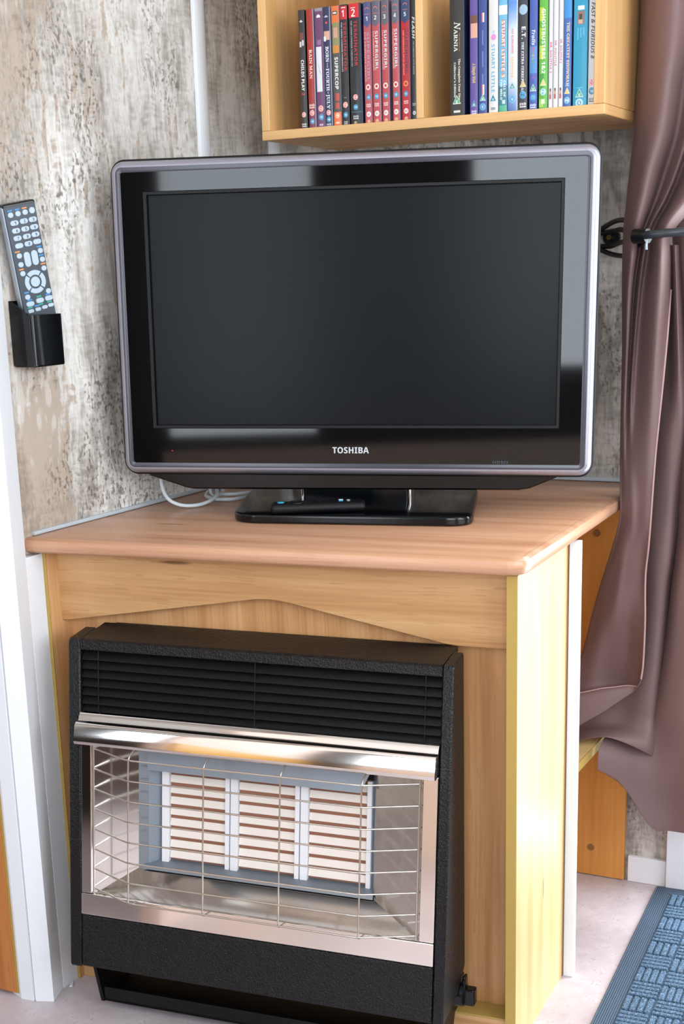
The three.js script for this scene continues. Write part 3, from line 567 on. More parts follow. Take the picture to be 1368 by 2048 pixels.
function level(text, x, y, size, color, o = {}) { cx.save(); cx.translate(x, y); cx.font = (o.style || 'bold') + ' 40px ' + (o.font || 'sans-serif'); cx.textBaseline = 'middle'; cx.textAlign = 'center'; cx.scale(size / 40 * (o.sx || 1), size / 40); cx.fillStyle = color; cx.fillText(text, 0, 0); cx.restore(); }
function disc(x, y, r, c, inner, text, tc) { cx.fillStyle = c; cx.beginPath(); cx.ellipse(x, y, r, r, 0, 0, 7); cx.fill(); if (inner) { cx.fillStyle = inner; cx.beginPath(); cx.ellipse(x, y, r * 0.55, r * 0.55, 0, 0, 7); cx.fill(); } if (text) level(text, x, y + 0.2, r * 0.95, tc || '#fff'); }
function tri(x, y, s, edge, c, text) { const t = (k, col) => { cx.fillStyle = col; cx.beginPath(); cx.moveTo(x, y - s * k); cx.lineTo(x + s * 0.92 * k, y + s * 0.78 * k); cx.lineTo(x - s * 0.92 * k, y + s * 0.78 * k); cx.closePath(); cx.fill(); }; t(1, edge); t(0.78, c); if (text) level(text, x, y + s * 0.3, s * 0.75, '#f4f6f4'); }
const dvd = (x, y, s, c) => { level('DVD', x, y, s, c, { sx: 1.05 }); fill(c, x - s, y + s * 0.55, s * 2, s * 0.28); };
const red18 = (x, y, r, t = '15') => disc(x, y, r, '#f3b4a8', '#c8483f', t), blue = (x, y, r, t = '15') => disc(x, y, r, '#3f95bd', '#2e7fa8', t);
const heroTop = (w, n, a, b) => { fill(b, 0, 0, w, 190); cx.fillStyle = a; cx.beginPath(); cx.moveTo(0, 0); cx.lineTo(w, 0); cx.lineTo(w, 34); cx.lineTo(w / 2, 40); cx.lineTo(0, 34); cx.fill(); cx.strokeStyle = '#d9705a'; cx.lineWidth = 1.2; cx.beginPath(); cx.ellipse(w / 2, 12, 3.4, 3, 0, Math.PI, 0); cx.stroke(); fill('#c9705a', w * 0.2, 18.5, w * 0.6, 0.9); level(n, w / 2, 26, 9, '#e8e4d8'); };
const heroEnd = (w, ring) => { disc(w / 2, 133, 4.6, ring, null); disc(w / 2, 133, 2.4, '#b8323a', null); blue(w / 2, 149, 4.4, '12'); dvd(w / 2, 161, 4.2, '#f0e2de'); disc(w / 2, 176, 4.4, '#f0e4e0', null, 'DC', '#9c2834'); disc(w / 2, 188, 3.4, '#d8a080', null); };
const S = [
  [0.2123, 0.2248, 'black', (w) => { fill('#2c2926', 0, 0, w, 190); level('\u2014', w / 2, 18, 8, '#d8d8d2'); disc(w / 2, 18, 2, '#d8d8d2'); fill('#7a3a2c', w * 0.2, 36, w * 0.6, 12); fill('#d9d6d0', w * 0.15, 50, w * 0.3, 9); fill('#cfcbc6', w * 0.55, 48, w * 0.3, 9); down("CHILDS PLAY", w / 2, 79, 8.4, '#f2efec', { len: 50 }); down('2', w / 2, 132, 8.4, '#d8412f'); red18(w / 2, 168, 4.4, '15'); dvd(w / 2, 184, 4.6, '#e8e8e8'); },
    'black disc case at the left end of the left row on the shelf'],
  [0.227, 0.2406, 'grey', (w) => { fill('#a0281c', 0, 0, w, 190); level('\u25B2', w / 2, 12, 4, '#c79a3a'); down('RAIN MAN', w / 2, 64, 8, '#f2dcd2', { font: 'serif', style: '', len: 47 }); dvd(w / 2, 154, 5.4, '#f2e6e4'); fill('#7c2a4a', 0, 160, w, 30); red18(w / 2, 166, 4.9, '15'); blue(w / 2, 180, 4.6); },
    'plain brick red disc case second from the left end'],
  [0.2425, 0.2582, 'grey', (w) => { fill('#6c3a66', 0, 0, w, 190); fill('#8f8a98', 0, 0, w, 5); cx.fillStyle = '#e6e4ea'; cx.beginPath(); cx.ellipse(w / 2, 15, 4, 5, 0, Math.PI, 0); cx.fill(); fill('#8b6d96', w * 0.25, 50, w * 0.5, 8); fill('#e0dfe4', w * 0.08, 61, w * 0.7, 72); cx.strokeStyle = '#8a8a92'; cx.lineWidth = 0.5; cx.beginPath(); cx.moveTo(w * 0.3, 88); cx.lineTo(w * 0.6, 104); cx.lineTo(w * 0.35, 98); cx.stroke(); red18(w / 2, 160, 5.2, '15'); blue(w / 2, 174, 5.2); fill('#c9a8c4', w * 0.25, 185, w * 0.5, 3); },
    'purple disc case with a blank white sticker on its spine'],
  [0.2592, 0.2724, 'grey', (w) => { fill('#27284e', 0, 0, w, 190); level('\u2014', w / 2, 15, 9, '#c8c8d8'); disc(w / 2, 15, 1.8, '#c8c8d8'); fill('#d0504a', w * 0.35, 23, w * 0.3, 3.5); fill('#d8a48c', w * 0.1, 38, w * 0.85, 14); fill('#e8e8ee', w * 0.05, 46, w * 0.35, 8); down('BORN', w / 2, 62, 8.6, '#eceef4', { font: 'serif', len: 25 }); down('ON THE', w / 2, 88, 3.6, '#d4d8e4', { font: 'serif', len: 8 }); down('FOURTH', w / 2, 97, 8.6, '#eceef4', { font: 'serif', len: 36 }); down('OF', w / 2, 134, 3.6, '#d4d8e4', { font: 'serif', len: 4 }); down('JULY', w / 2, 139, 8.6, '#eceef4', { font: 'serif', len: 23 }); red18(w / 2, 168, 4.6, '18'); blue(w / 2, 179, 4.6, '18'); dvd(w / 2, 187, 4.4, '#e8e8f0'); },
    'navy disc case with bold white serif lettering and a tan patch'],
  [0.2743, 0.2898, 'grey', (w) => { fill('#e2703c', 0, 0, w, 28); fill('#4b4a46', 0, 28, w, 162); fill('#3a3632', w * 0.15, 8, w * 0.6, 6); fill('#e0dcd2', w * 0.22, 9.5, w * 0.45, 3); fill('#8f8a5c', w * 0.1, 26, w * 0.85, 36); fill('#d09a86', w * 0.25, 34, w * 0.5, 16); fill('#cf8a3a', w * 0.1, 62, w * 0.8, 12); fill('#4b4a46', 0, 75, w, 90); down('SUPERCOP', w / 2, 80, 9.4, '#f2f0ea', { len: 52, sx: 0.8 }); fill('#c4473c', w * 0.28, 138, w * 0.5, 12); fill('#c4473c', w * 0.28, 153, w * 0.5, 10); fill('#e8703e', 0, 168, w, 22); disc(w / 2, 174, 4.4, '#f2c0a4', '#e0806a', '18'); fill('#f0d0c0', w * 0.25, 184, w * 0.5, 3); },
    'charcoal disc case with orange top and orange foot'],
  [0.2913, 0.3053, 'black', (w) => { fill('#1b1b1c', 0, 0, w, 190); fill('#c81c28', 0, 2, w, 21); fill('#f0e4e0', w * 0.2, 4, w * 0.6, 1.4); level('1', w * 0.48, 14, 14, '#f6f0ee', { font: 'monospace' }); down('TERMINATOR', w * 0.62, 27, 7.6, '#b81e30', { len: 78 }); down('THE SARAH CONNOR CHRONICLES', w * 0.2, 27, 3.4, '#d8d4d0', { len: 78 }); fill('#8a8a8a', w * 0.3, 146, w * 0.4, 1); red18(w / 2, 158, 4.8, '15'); blue(w / 2, 174, 4.6); dvd(w / 2, 186, 3.6, '#d8d8d8'); },
    'black disc case with a red top numbered 1, left of the one numbered 2'],
  [0.3067, 0.3294, 'navy', (w) => { fill('#17181b', 0, 0, w, 190); fill('#16202c', w * 0.45, 105, w * 0.55, 85); fill('#d01e2a', 0, 0, w * 0.86, 22); fill('#2a2a2c', w * 0.86, 0, w * 0.14, 120); fill('#f0e4e0', w * 0.18, 6, w * 0.4, 1.2); level('2', w * 0.4, 15, 15, '#f6f0ee', { font: 'monospace' }); down('TERMINATOR', w * 0.56, 26, 8.4, '#b81e30', { len: 72 }); down('THE SARAH CONNOR CHRONICLES', w * 0.22, 26, 3.2, '#b8b4b0', { len: 72 }); fill('#2f6a66', w * 0.1, 170, w * 0.9, 1.4); red18(w * 0.45, 147, 4.6, '15'); blue(w * 0.45, 163, 4.6); dvd(w * 0.45, 178, 5, '#d8dcdc'); disc(w * 0.4, 188, 3, '#b89a6a'); },
    'wide black boxed disc set with a red top numbered 2'],
  ...[['1', 0.3331, 0.3474, '#4b4f7c', '#b85058'], ['2', 0.3491, 0.3639, '#5a5a68', '#b8474c'], ['3', 0.3656, 0.3794, '#5c5c66', '#b64448'], ['4', 0.3855, 0.3984, '#5c6270', '#ba4a4c']].map(([n, a, b, c, d], k) => [a, b, 'plum', (w) => { heroTop(w, n, c, d); down('THE COMPLETE SEASON', w * 0.2, 46, 2.4, '#ecc8b8', { len: k ? 62 : 78 }); down('SUPERGIRL', w * 0.58, 46, 7.6, k ? '#c6d6dc' : '#a888a8', { len: k ? 62 : 78 }); heroEnd(w, '#f2d8cc'); },
    ['faded red disc case with a violet top, just right of the wide black boxed set', 'second of the four faded red numbered disc cases', 'third of the four faded red numbered disc cases', 'faded red numbered disc case just left of the bright red one'][k]]),
  [0.4017, 0.4173, 'plum', (w) => { heroTop(w, '5', '#26406c', '#b81c24'); down('THE COMPLETE FIFTH SEASON', w * 0.28, 50, 2.6, '#f0b8a0', { len: 70 }); down('SUPERGIRL', w * 0.62, 48, 7.6, '#5c2c4c', { len: 70 }); heroEnd(w, '#e88a4a'); },
    'bright red disc case with a navy top numbered 5'],
  [0.4191, 0.428, 'black', (w) => { fill('#2a2b2a', 0, 0, w, 190); down('FLASH', w / 2, 30, 7.4, '#f0f0ee', { style: 'italic bold', len: 34 }); down('THE COMPLETE FIFTH SEASON', w / 2, 68, 2.8, '#c8c8c4', { len: 52 }); dvd(w / 2, 166, 3.2, '#e0e0e0'); disc(w / 2, 180, 3.3, '#e4e4e4', null, 'DC', '#333'); },
    'slim black disc case at the right end of the left row'],
  [0.4875, 0.5131, 'navy', (w) => { fill('#26241f', 0, 0, w, 190); down('N', w * 0.52, 46, 15, '#ece8da', { font: 'serif', style: 'italic' }); down('ARNIA', w * 0.42, 58, 9, '#ece8da', { font: 'serif', style: '', len: 34 }); down('THE CHRONICLES OF', w * 0.68, 64, 2.4, '#a08a54', { font: 'serif', len: 28 }); down('The Complete Four Disc', w * 0.66, 103, 5.2, '#ece8da', { font: 'serif', len: 64 }); down("Collector's Edition", w * 0.36, 108, 5.2, '#ece8da', { font: 'serif', len: 54 }); tri(w * 0.48, 166, 8, '#dfe8dc', '#3f9a6a', 'U'); fill('#d4d2ca', w * 0.26, 182, w * 0.46, 3.6); },
    'thick black boxed disc set at the left end of the right row'],
  [0.5217, 0.5364, 'navy', (w) => { fill('#5d4c96', 0, 0, w, 190); fill('#d8a48e', w * 0.12, 42, w * 0.84, 32); fill('#6e4630', w * 0.12, 40, w * 0.84, 12); down('A Simple Wish', w * 0.5, 112, 8, '#e8c84a', { font: 'serif', style: 'italic bold', len: 30 }); tri(w / 2, 174, 5.6, '#6a9aae', '#4f8f9c', 'U'); dvd(w / 2, 186, 4.6, '#ece8f4'); },
    'violet disc case with a small yellow title, second in the right row'],
  [0.5372, 0.5524, 'navy', (w) => { fill('#33478c', 0, 0, w, 190); for (const [y, l] of [[38, 14], [146, 16]]) { fill('#d8584c', w * 0.38, y, w * 0.14, l); fill('#ece4e4', w * 0.52, y, w * 0.18, l); } for (const [y, l] of [[64, 22], [96, 24], [130, 18]]) for (let k = 0; k < l; k += 1.5) fill('#8fa6d2', w * 0.45, y + k, w * 0.13, 0.8); tri(w / 2, 166, 6, '#b8dcd2', '#6cae9a', 'U'); disc(w / 2, 180, 5.6, '#5aa4d0', '#2c6aa8', 'U'); },
    'royal blue disc case with two red and white marks'],
  [0.5542, 0.5701, 'white', (w) => { fill('#d8d6d4', 0, 0, w, 190); disc(w * 0.55, 76, 4.6, '#d88ac4'); fill('#a8c8dc', w * 0.4, 66, w * 0.3, 5); down('STUART LITTLE', w * 0.5, 86, 8.2, '#6aa6c4', { len: 74, sx: 0.8 }); tri(w / 2, 168, 5.8, '#3f9aae', '#2c8296', 'U'); fill('#8a9298', w * 0.25, 182, w * 0.5, 4); },
    'off-white disc case with pale blue lettering and a pink dot'],
  [0.5706, 0.5864, 'teal', (w) => { fill('#6fb4d4', 0, 0, w, 190); fill('#dfe8ea', 0, 30, w, 14); fill('#357c8c', 0, 150, w, 40); down('STUART LITTLE 3', w * 0.5, 52, 8.6, '#f6f2ea', { outline: '#c0603c', len: 86 }); down('CALL OF', w * 0.66, 142, 5, '#f2f4f4', { len: 26 }); down('THE WILD', w * 0.3, 140, 5, '#f2f4f4', { len: 32 }); fill('#bcd8d8', w * 0.4, 172, w * 0.35, 6); fill('#4fae8c', w * 0.08, 180, w * 0.84, 10); },
    'turquoise disc case with large white and orange lettering'],
  [0.5869, 0.6028, 'white', (w) => { const g = cx.createLinearGradient(0, 30, 0, 190); g.addColorStop(0, '#5c8ed0'); g.addColorStop(0.25, '#d2daea'); g.addColorStop(0.72, '#cfd8ea'); g.addColorStop(1, '#4f74b4'); cx.fillStyle = g; cx.fillRect(0, 0, w, 190); down('THE BORROWERS', w * 0.5, 66, 5.6, '#d86a72', { len: 38 }); for (let k = 0; k < 32; k += 4) fill('#e2c48c', w * 0.36, 108 + k, w * 0.28, 3); tri(w / 2, 152, 5, '#5aa89a', '#4f9e8c', 'U'); disc(w / 2, 172, 6, '#6ab0d8', '#3c86bc', 'U'); },
    'pale blue disc case with faint pink and yellow lettering'],
  [0.6045, 0.6199, 'black', (w) => { fill('#34353f', 0, 0, w, 190); disc(w * 0.5, 40, 7.6, '#9ab8cc'); down('E.T.', w * 0.55, 64, 9.6, '#eef2f6', { len: 20 }); down('THE EXTRA-TERRESTRIAL', w * 0.45, 87, 6, '#eef2f6', { font: 'serif', style: 'italic bold', len: 76 }); tri(w / 2, 150, 6.4, '#e0d0a0', '#d2ba80', ''); disc(w / 2, 167, 6, '#4f98c4', '#5aa4cc', 'PG', '#173c5c'); dvd(w / 2, 181, 5.6, '#f0f2f6'); },
    'black disc case with white lettering and a pale moon'],
  [0.6227, 0.6367, 'navy', (w) => { fill('#3f5aa6', 0, 0, w, 190); fill('#5286c8', 0, 96, w, 40); down('Trolls', w * 0.5, 70, 8, '#dfe8f6', { len: 24, style: 'italic bold' }); ['#d8503c', '#d87a3c', '#d8a03c', '#b0b83c', '#4fae5a', '#3cae9a', '#3c9ac0', '#6a6ac8', '#b04aa8'].forEach((c, i) => down('WORLDTOUR'[i], w * 0.48, 97 + i * 5.2 + (i > 4 ? 2 : 0), 6, c, { len: 4.4 })); tri(w / 2, 158, 6.2, '#dcead8', '#3f9a6a', 'U'); disc(w / 2, 172, 5.6, '#3c86c8', '#78c0e0', 'U', '#134a7c'); dvd(w / 2, 184, 5, '#ecf0f8'); },
    'medium blue disc case with a row of rainbow coloured marks'],
  [0.6383, 0.6535, 'green', (w) => { fill('#5cae3c', 0, 0, w, 190); for (const [y, h, c] of [[40, 20, '#b8cc3c'], [70, 16, '#9cc43c'], [96, 20, '#b4cc44'], [138, 12, '#3f9a44'], [150, 14, '#4aa04a'], [176, 12, '#9cc86c']]) fill(c, w * 0.05, y, w * 0.5, h); down('GHOSTBUSTERS 1&2', w * 0.5, 42, 8.6, '#f2f6ec', { len: 96 }); tri(w / 2, 151, 6.2, '#e4d8a4', '#d8c684', ''); disc(w / 2, 165, 5.4, '#a8d0d4', '#6a9ec8', 'PG'); fill('#dce8c4', w * 0.3, 176, w * 0.4, 7); },
    'lime green disc case with white lettering'],
  ...[['DR. DOLITTLE 3', 0.6537, 0.6617, 46, 'first'], ['DR. DOLITTLE', 0.662, 0.67, 38, 'second'], ['DR. DOLITTLE 2', 0.6703, 0.6785, 36, 'third']].map(([t, a, b, l, nth], k) => [a, b, 'white', (w) => { fill('#d9d8dc', 0, 0, w, 190); down(t, w * 0.5, 92 - k * 1.5, 5.6, '#c8464e', { len: l }); fill('#c49a80', w * 0.25, 164, w * 0.45, 6); fill('#b0605c', w * 0.2, 170, w * 0.5, 7); fill('#5c4034', w * 0.3, 161, w * 0.35, 4); },
    nth + ' from the left of the three slim white disc cases']),
  [0.6788, 0.6924, 'navy', (w) => { fill('#3a63a8', 0, 0, w, 190); fill('#3a8ccc', 0, 20, w, 40); down('THE GREATEST SHOWMAN', w * 0.55, 66, 7, '#e8cf94', { font: 'serif', len: 94 }); fill('#86b0dc', w * 0.25, 156, w * 0.5, 1.2); fill('#86b0dc', w * 0.2, 159, w * 0.6, 1.2); tri(w / 2, 167, 5.6, '#ead4a0', '#dcc084', ''); disc(w / 2, 181, 5.2, '#7ab4d8', '#3f86bc', 'PG'); },
    'blue disc case with gold serif lettering, left of the wide turquoise box'],
  [0.6939, 0.7173, 'teal', (w) => { fill('#1793b6', 0, 0, w, 190); fill('#e4ecee', w * 0.3, 44, w * 0.45, 6); fill('#8a6a5c', w * 0.28, 52, w * 0.48, 19); fill('#3a3434', w * 0.4, 56, w * 0.2, 8); fill('#c8a48c', w * 0.34, 64, w * 0.3, 6); for (const [q, l] of [[0.68, 10], [0.48, 13], [0.28, 17]]) for (let k = 0; k < l; k += 1.6) fill('#7cc4d8', w * q, 76 + k, w * 0.09, 0.9); fill('#58b4cc', w * 0.25, 163, w * 0.5, 1.4); tri(w * 0.48, 172, 7.4, '#cfe6da', '#3f9a7c', 'U'); disc(w * 0.48, 186, 6.2, '#b8d8e4', '#2c7ea8', 'G'); },
    'wide plain turquoise box among the disc cases'],
  [0.7178, 0.7316, 'white', (w) => { fill('#cfd0d4', 0, 0, w, 190); down('FAST & FURIOUS 8', w * 0.52, 40, 8.6, '#32363c', { style: 'italic bold', len: 82 }); disc(w / 2, 157, 5.6, '#e6b8bc', '#c8485c', '12'); disc(w / 2, 170, 5.4, '#4a94bc', '#3c84ac', '12'); dvd(w / 2, 182, 4.6, '#3c4046'); },
    'silvery white disc case at the right end of the right row'],
];
S.forEach(([a, b, , draw], i) => spine(i, (b - a) * 1000, draw));
const spineTex = new THREE.CanvasTexture(atlas); spineTex.colorSpace = THREE.SRGBColorSpace;
const printed = phys({ map: spineTex, roughness: 0.5, clearcoat: 0.5, clearcoatRoughness: 0.18 });
const caseMat = { black: std({ color: 0x141516, roughness: 0.3 }), grey: std({ color: 0x9094a4, roughness: 0.25 }), navy: std({ color: 0x1c2548, roughness: 0.3 }), plum: std({ color: 0x8a7488, roughness: 0.28 }), white: std({ color: 0xd4d6da, roughness: 0.35 }), teal: std({ color: 0x1d7f98, roughness: 0.35 }), green: std({ color: 0x3f7a34, roughness: 0.35 }) };
S.forEach(([a, b, kind, , label], i) => {
  const w = b - a, back = 0.284 - ((i * 7) % 5) * 0.0006, tall = 0.1895, y = 1.4326;
  const t = thing('disc_case', label, 'disc case', [(a + b) / 2, y, back - 0.067], 0, 'disc cases on the wall shelf');
  part(t, 'case', new RoundedBoxGeometry(w - 0.0003, tall, 0.134, 2, 0.0016).translate(0, tall / 2, 0), caseMat[kind]);
  const g = new THREE.PlaneGeometry(w - 0.0016, tall - 0.001, 6, 1), p = g.attributes.position, uv = g.attributes.uv;
  for (let k = 0; k < p.count; k++) {
    const q = p.getX(k) / (w / 2); p.setZ(k, 0.0672 + 0.0007 * (1 - q * q));
    uv.setXY(k, (i * SLOT + 1.5 + uv.getX(k) * (SLOT - 3)) / 2048, uv.getY(k));
  }
  g.translate(0, tall / 2, 0); g.computeVertexNormals();
  part(t, 'spine_print', g, printed);
});

// ---------------------------------------------------------------- curtain: rows of points down each layer of cloth, in metres
const SHEET_A = [[[.763,2.03,.03],[.759,2.03,.12],[.813,2.03,.19],[.862,2.03,.21],[.9,2.03,.18],[.943,2.03,.2],[.969,2.03,.18],[1.026,2.03,.22],[1.067,2.03,.2]],[[.763,1.721,.03],[.759,1.721,.12],[.801,1.703,.19],[.838,1.695,.21],[.864,1.697,.18],[.895,1.689,.2],[.909,1.691,.18],[.954,1.678,.22],[.983,1.678,.2]],[[.761,1.647,.03],[.757,1.647,.12],[.798,1.632,.19],[.835,1.625,.21],[.859,1.627,.18],[.886,1.621,.2],[.9,1.622,.18],[.943,1.611,.22],[.972,1.611,.2]],[[.76,1.558,.03],[.756,1.558,.12],[.796,1.545,.19],[.833,1.539,.21],[.855,1.541,.18],[.88,1.536,.2],[.891,1.537,.18],[.932,1.529,.22],[.961,1.528,.2]],[[.757,1.482,.03],[.753,1.482,.12],[.794,1.472,.19],[.827,1.467,.21],[.843,1.47,.17],[.87,1.465,.2],[.877,1.466,.175],[.918,1.459,.22],[.948,1.458,.2]],[[.755,1.404,.03],[.751,1.404,.125],[.789,1.397,.19],[.818,1.394,.205],[.833,1.396,.165],[.858,1.392,.2],[.862,1.393,.17],[.902,1.387,.22],[.934,1.386,.2]],[[.752,1.34,.03],[.748,1.34,.135],[.781,1.336,.195],[.804,1.334,.205],[.814,1.336,.155],[.841,1.332,.2],[.842,1.334,.165],[.882,1.329,.22],[.91,1.328,.2]],[[.752,1.292,.07],[.748,1.292,.15],[.776,1.29,.2],[.795,1.289,.205],[.799,1.29,.155],[.822,1.288,.195],[.822,1.289,.16],[.857,1.286,.215],[.876,1.286,.17]],[[.749,1.257,.07],[.745,1.257,.15],[.77,1.255,.2],[.786,1.254,.205],[.785,1.255,.155],[.803,1.254,.195],[.802,1.254,.16],[.833,1.252,.215],[.843,1.252,.17]],[[.748,1.23,.07],[.744,1.23,.15],[.765,1.229,.19],[.776,1.229,.19],[.778,1.229,.16],[.793,1.228,.19],[.795,1.228,.17],[.819,1.227,.195],[.828,1.227,.17]],[[.748,1.204,.07],[.744,1.204,.15],[.766,1.204,.2],[.778,1.203,.205],[.773,1.203,.155],[.791,1.203,.195],[.79,1.203,.16],[.823,1.202,.215],[.83,1.202,.17]],[[.748,1.147,.12],[.744,1.147,.15],[.762,1.148,.19],[.771,1.148,.19],[.768,1.147,.16],[.785,1.147,.195],[.786,1.147,.17],[.823,1.147,.215],[.832,1.146,.17]],[[.755,1.048,.135],[.751,1.048,.165],[.763,1.05,.19],[.768,1.05,.19],[.767,1.048,.17],[.779,1.05,.195],[.783,1.049,.18],[.819,1.051,.215],[.832,1.05,.19]],[[.758,.965,.145],[.754,.965,.175],[.762,.966,.19],[.767,.966,.19],[.767,.966,.18],[.776,.967,.195],[.784,.967,.19],[.815,.969,.215],[.83,.969,.205]],[[.76,.88,.15],[.756,.88,.18],[.762,.882,.19],[.767,.882,.195],[.771,.882,.195],[.779,.883,.2],[.789,.884,.205],[.813,.886,.215],[.825,.886,.21]],[[.764,.812,.16],[.76,.812,.19],[.765,.813,.195],[.77,.814,.2],[.777,.815,.205],[.786,.817,.21],[.796,.817,.21],[.812,.818,.215],[.823,.819,.215]],[[.764,.76,.16],[.76,.76,.19],[.765,.761,.195],[.772,.762,.2],[.779,.764,.205],[.788,.765,.21],[.798,.765,.21],[.812,.767,.215],[.821,.767,.215]],[[.748,.704,.15],[.744,.704,.18],[.753,.707,.19],[.764,.709,.2],[.774,.711,.205],[.783,.711,.205],[.794,.712,.205],[.807,.713,.205],[.817,.714,.21]],[[.728,.645,.135],[.724,.645,.165],[.736,.649,.18],[.75,.653,.19],[.765,.656,.2],[.777,.657,.2],[.79,.657,.2],[.803,.658,.2],[.812,.66,.205]],[[.712,.588,.13],[.708,.588,.16],[.722,.592,.175],[.74,.597,.19],[.758,.601,.2],[.773,.602,.2],[.787,.604,.2],[.805,.606,.205],[.815,.608,.21]],[[.697,.521,.13],[.693,.521,.16],[.709,.526,.175],[.728,.531,.185],[.747,.532,.185],[.765,.534,.185],[.782,.536,.185],[.804,.542,.2],[.815,.545,.21]],[[.682,.469,.135],[.678,.469,.165],[.696,.473,.175],[.717,.477,.18],[.737,.477,.175],[.758,.479,.175],[.778,.483,.18],[.803,.49,.195],[.813,.495,.21]],[[.68,.431,.15],[.676,.431,.18],[.694,.438,.185],[.715,.446,.185],[.736,.451,.18],[.758,.456,.18],[.778,.462,.185],[.8,.469,.2],[.809,.475,.21]],[[.69,.438,.195],[.686,.438,.225],[.703,.444,.225],[.724,.45,.22],[.745,.456,.215],[.766,.46,.21],[.784,.464,.205],[.798,.465,.205],[.804,.467,.21]],[[.694,.381,.205],[.69,.381,.235],[.707,.39,.233],[.727,.404,.228],[.747,.417,.222],[.765,.431,.215],[.782,.444,.209],[.795,.454,.205],[.802,.461,.208]]];  // first column added, turned back to the wall to stop a light leak
const SHEET_B = [[[.782,1.219,.12],[.797,1.218,.13],[.812,1.218,.14],[.825,1.217,.15],[.837,1.217,.175],[.838,1.217,.15],[.842,1.217,.14]],[[.785,1.129,.12],[.8,1.129,.13],[.813,1.128,.13],[.826,1.129,.14],[.845,1.13,.185],[.846,1.129,.16],[.848,1.128,.14]],[[.779,1.028,.12],[.795,1.029,.13],[.812,1.03,.14],[.827,1.03,.145],[.849,1.032,.18],[.854,1.032,.17],[.856,1.03,.14]],[[.768,.918,.13],[.788,.919,.14],[.809,.921,.15],[.832,.923,.165],[.848,.924,.17],[.86,.923,.165],[.863,.92,.13]],[[.764,.786,.13],[.783,.788,.14],[.803,.791,.15],[.827,.793,.16],[.844,.794,.16],[.851,.791,.14],[.856,.787,.11]],[[.726,.673,.12],[.761,.677,.13],[.793,.683,.15],[.82,.688,.165],[.84,.689,.165],[.846,.687,.15],[.846,.679,.11]],[[.709,.616,.12],[.753,.622,.13],[.792,.629,.15],[.82,.634,.165],[.838,.635,.16],[.84,.628,.13],[.837,.621,.1]],[[.683,.5,.12],[.733,.507,.13],[.782,.517,.15],[.814,.524,.165],[.831,.525,.16],[.835,.517,.13],[.833,.509,.1]],[[.67,.407,.14],[.722,.416,.15],[.769,.423,.155],[.804,.43,.165],[.823,.431,.16],[.829,.422,.13],[.827,.413,.1]],[[.669,.369,.16],[.717,.377,.165],[.763,.381,.16],[.796,.386,.165],[.82,.388,.16],[.825,.379,.13],[.823,.369,.1]],[[.677,.357,.2],[.718,.37,.2],[.759,.373,.195],[.798,.365,.19],[.823,.352,.18],[.825,.329,.14],[.821,.314,.1]],[[.683,.346,.225],[.715,.363,.225],[.752,.369,.215],[.788,.355,.2],[.816,.338,.185],[.824,.319,.15],[.819,.301,.1]]];
const SHEET_C = [[[.792,2.03,.09],[.833,2.03,.11],[.868,2.03,.09],[.918,2.03,.12],[.958,2.03,.09],[1.014,2.03,.12],[1.067,2.03,.1]],[[.792,1.722,.09],[.821,1.715,.11],[.844,1.715,.09],[.882,1.705,.12],[.91,1.707,.09],[.954,1.696,.12],[.995,1.694,.1]],[[.798,1.557,.09],[.825,1.552,.11],[.846,1.552,.09],[.883,1.545,.12],[.91,1.546,.09],[.953,1.539,.12],[.993,1.537,.1]],[[.801,1.418,.09],[.825,1.415,.11],[.843,1.415,.09],[.878,1.411,.12],[.902,1.411,.09],[.944,1.406,.12],[.981,1.405,.1]],[[.803,1.307,.09],[.822,1.306,.11],[.838,1.305,.1],[.864,1.303,.12],[.888,1.302,.11],[.919,1.3,.12],[.951,1.299,.1]],[[.806,1.259,.09],[.821,1.258,.11],[.835,1.257,.115],[.853,1.256,.12],[.872,1.255,.12],[.895,1.255,.12],[.917,1.254,.1]],[[.816,1.218,.1],[.828,1.217,.13],[.84,1.217,.15],[.85,1.217,.16],[.865,1.216,.17],[.875,1.216,.16],[.884,1.215,.13]],[[.812,1.042,.08],[.827,1.044,.1],[.848,1.046,.14],[.867,1.048,.17],[.885,1.049,.18],[.908,1.049,.19],[.92,1.047,.15]],[[.818,.869,.08],[.833,.872,.1],[.855,.879,.15],[.877,.884,.18],[.897,.885,.185],[.923,.886,.19],[.939,.882,.15]],[[.818,.735,.08],[.836,.739,.1],[.86,.751,.16],[.88,.756,.18],[.902,.758,.185],[.93,.76,.19],[.949,.754,.15]],[[.813,.634,.08],[.831,.639,.1],[.855,.656,.17],[.879,.661,.185],[.903,.662,.185],[.933,.666,.19],[.953,.659,.15]],[[.789,.5,.08],[.817,.51,.11],[.846,.527,.165],[.874,.534,.18],[.904,.538,.185],[.937,.542,.19],[.959,.534,.15]],[[.756,.386,.1],[.796,.397,.12],[.833,.413,.16],[.868,.421,.175],[.902,.427,.18],[.938,.433,.185],[.964,.425,.15]],[[.744,.362,.185],[.78,.353,.165],[.822,.343,.155],[.863,.352,.165],[.902,.36,.175],[.938,.366,.18],[.967,.36,.15]],[[.742,.345,.222],[.778,.322,.195],[.814,.293,.165],[.857,.282,.16],[.899,.287,.17],[.938,.29,.175],[.97,.285,.15]],[[.742,.312,.228],[.776,.282,.2],[.812,.239,.165],[.852,.227,.15],[.895,.232,.16],[.937,.238,.17],[.972,.236,.15]],[[.742,.31,.228],[.778,.279,.2],[.825,.185,.16],[.856,.179,.15],[.895,.183,.16],[.939,.188,.17],[.975,.18,.15]]];  // rows above the tie are added, hidden cloth blocking the doorway light
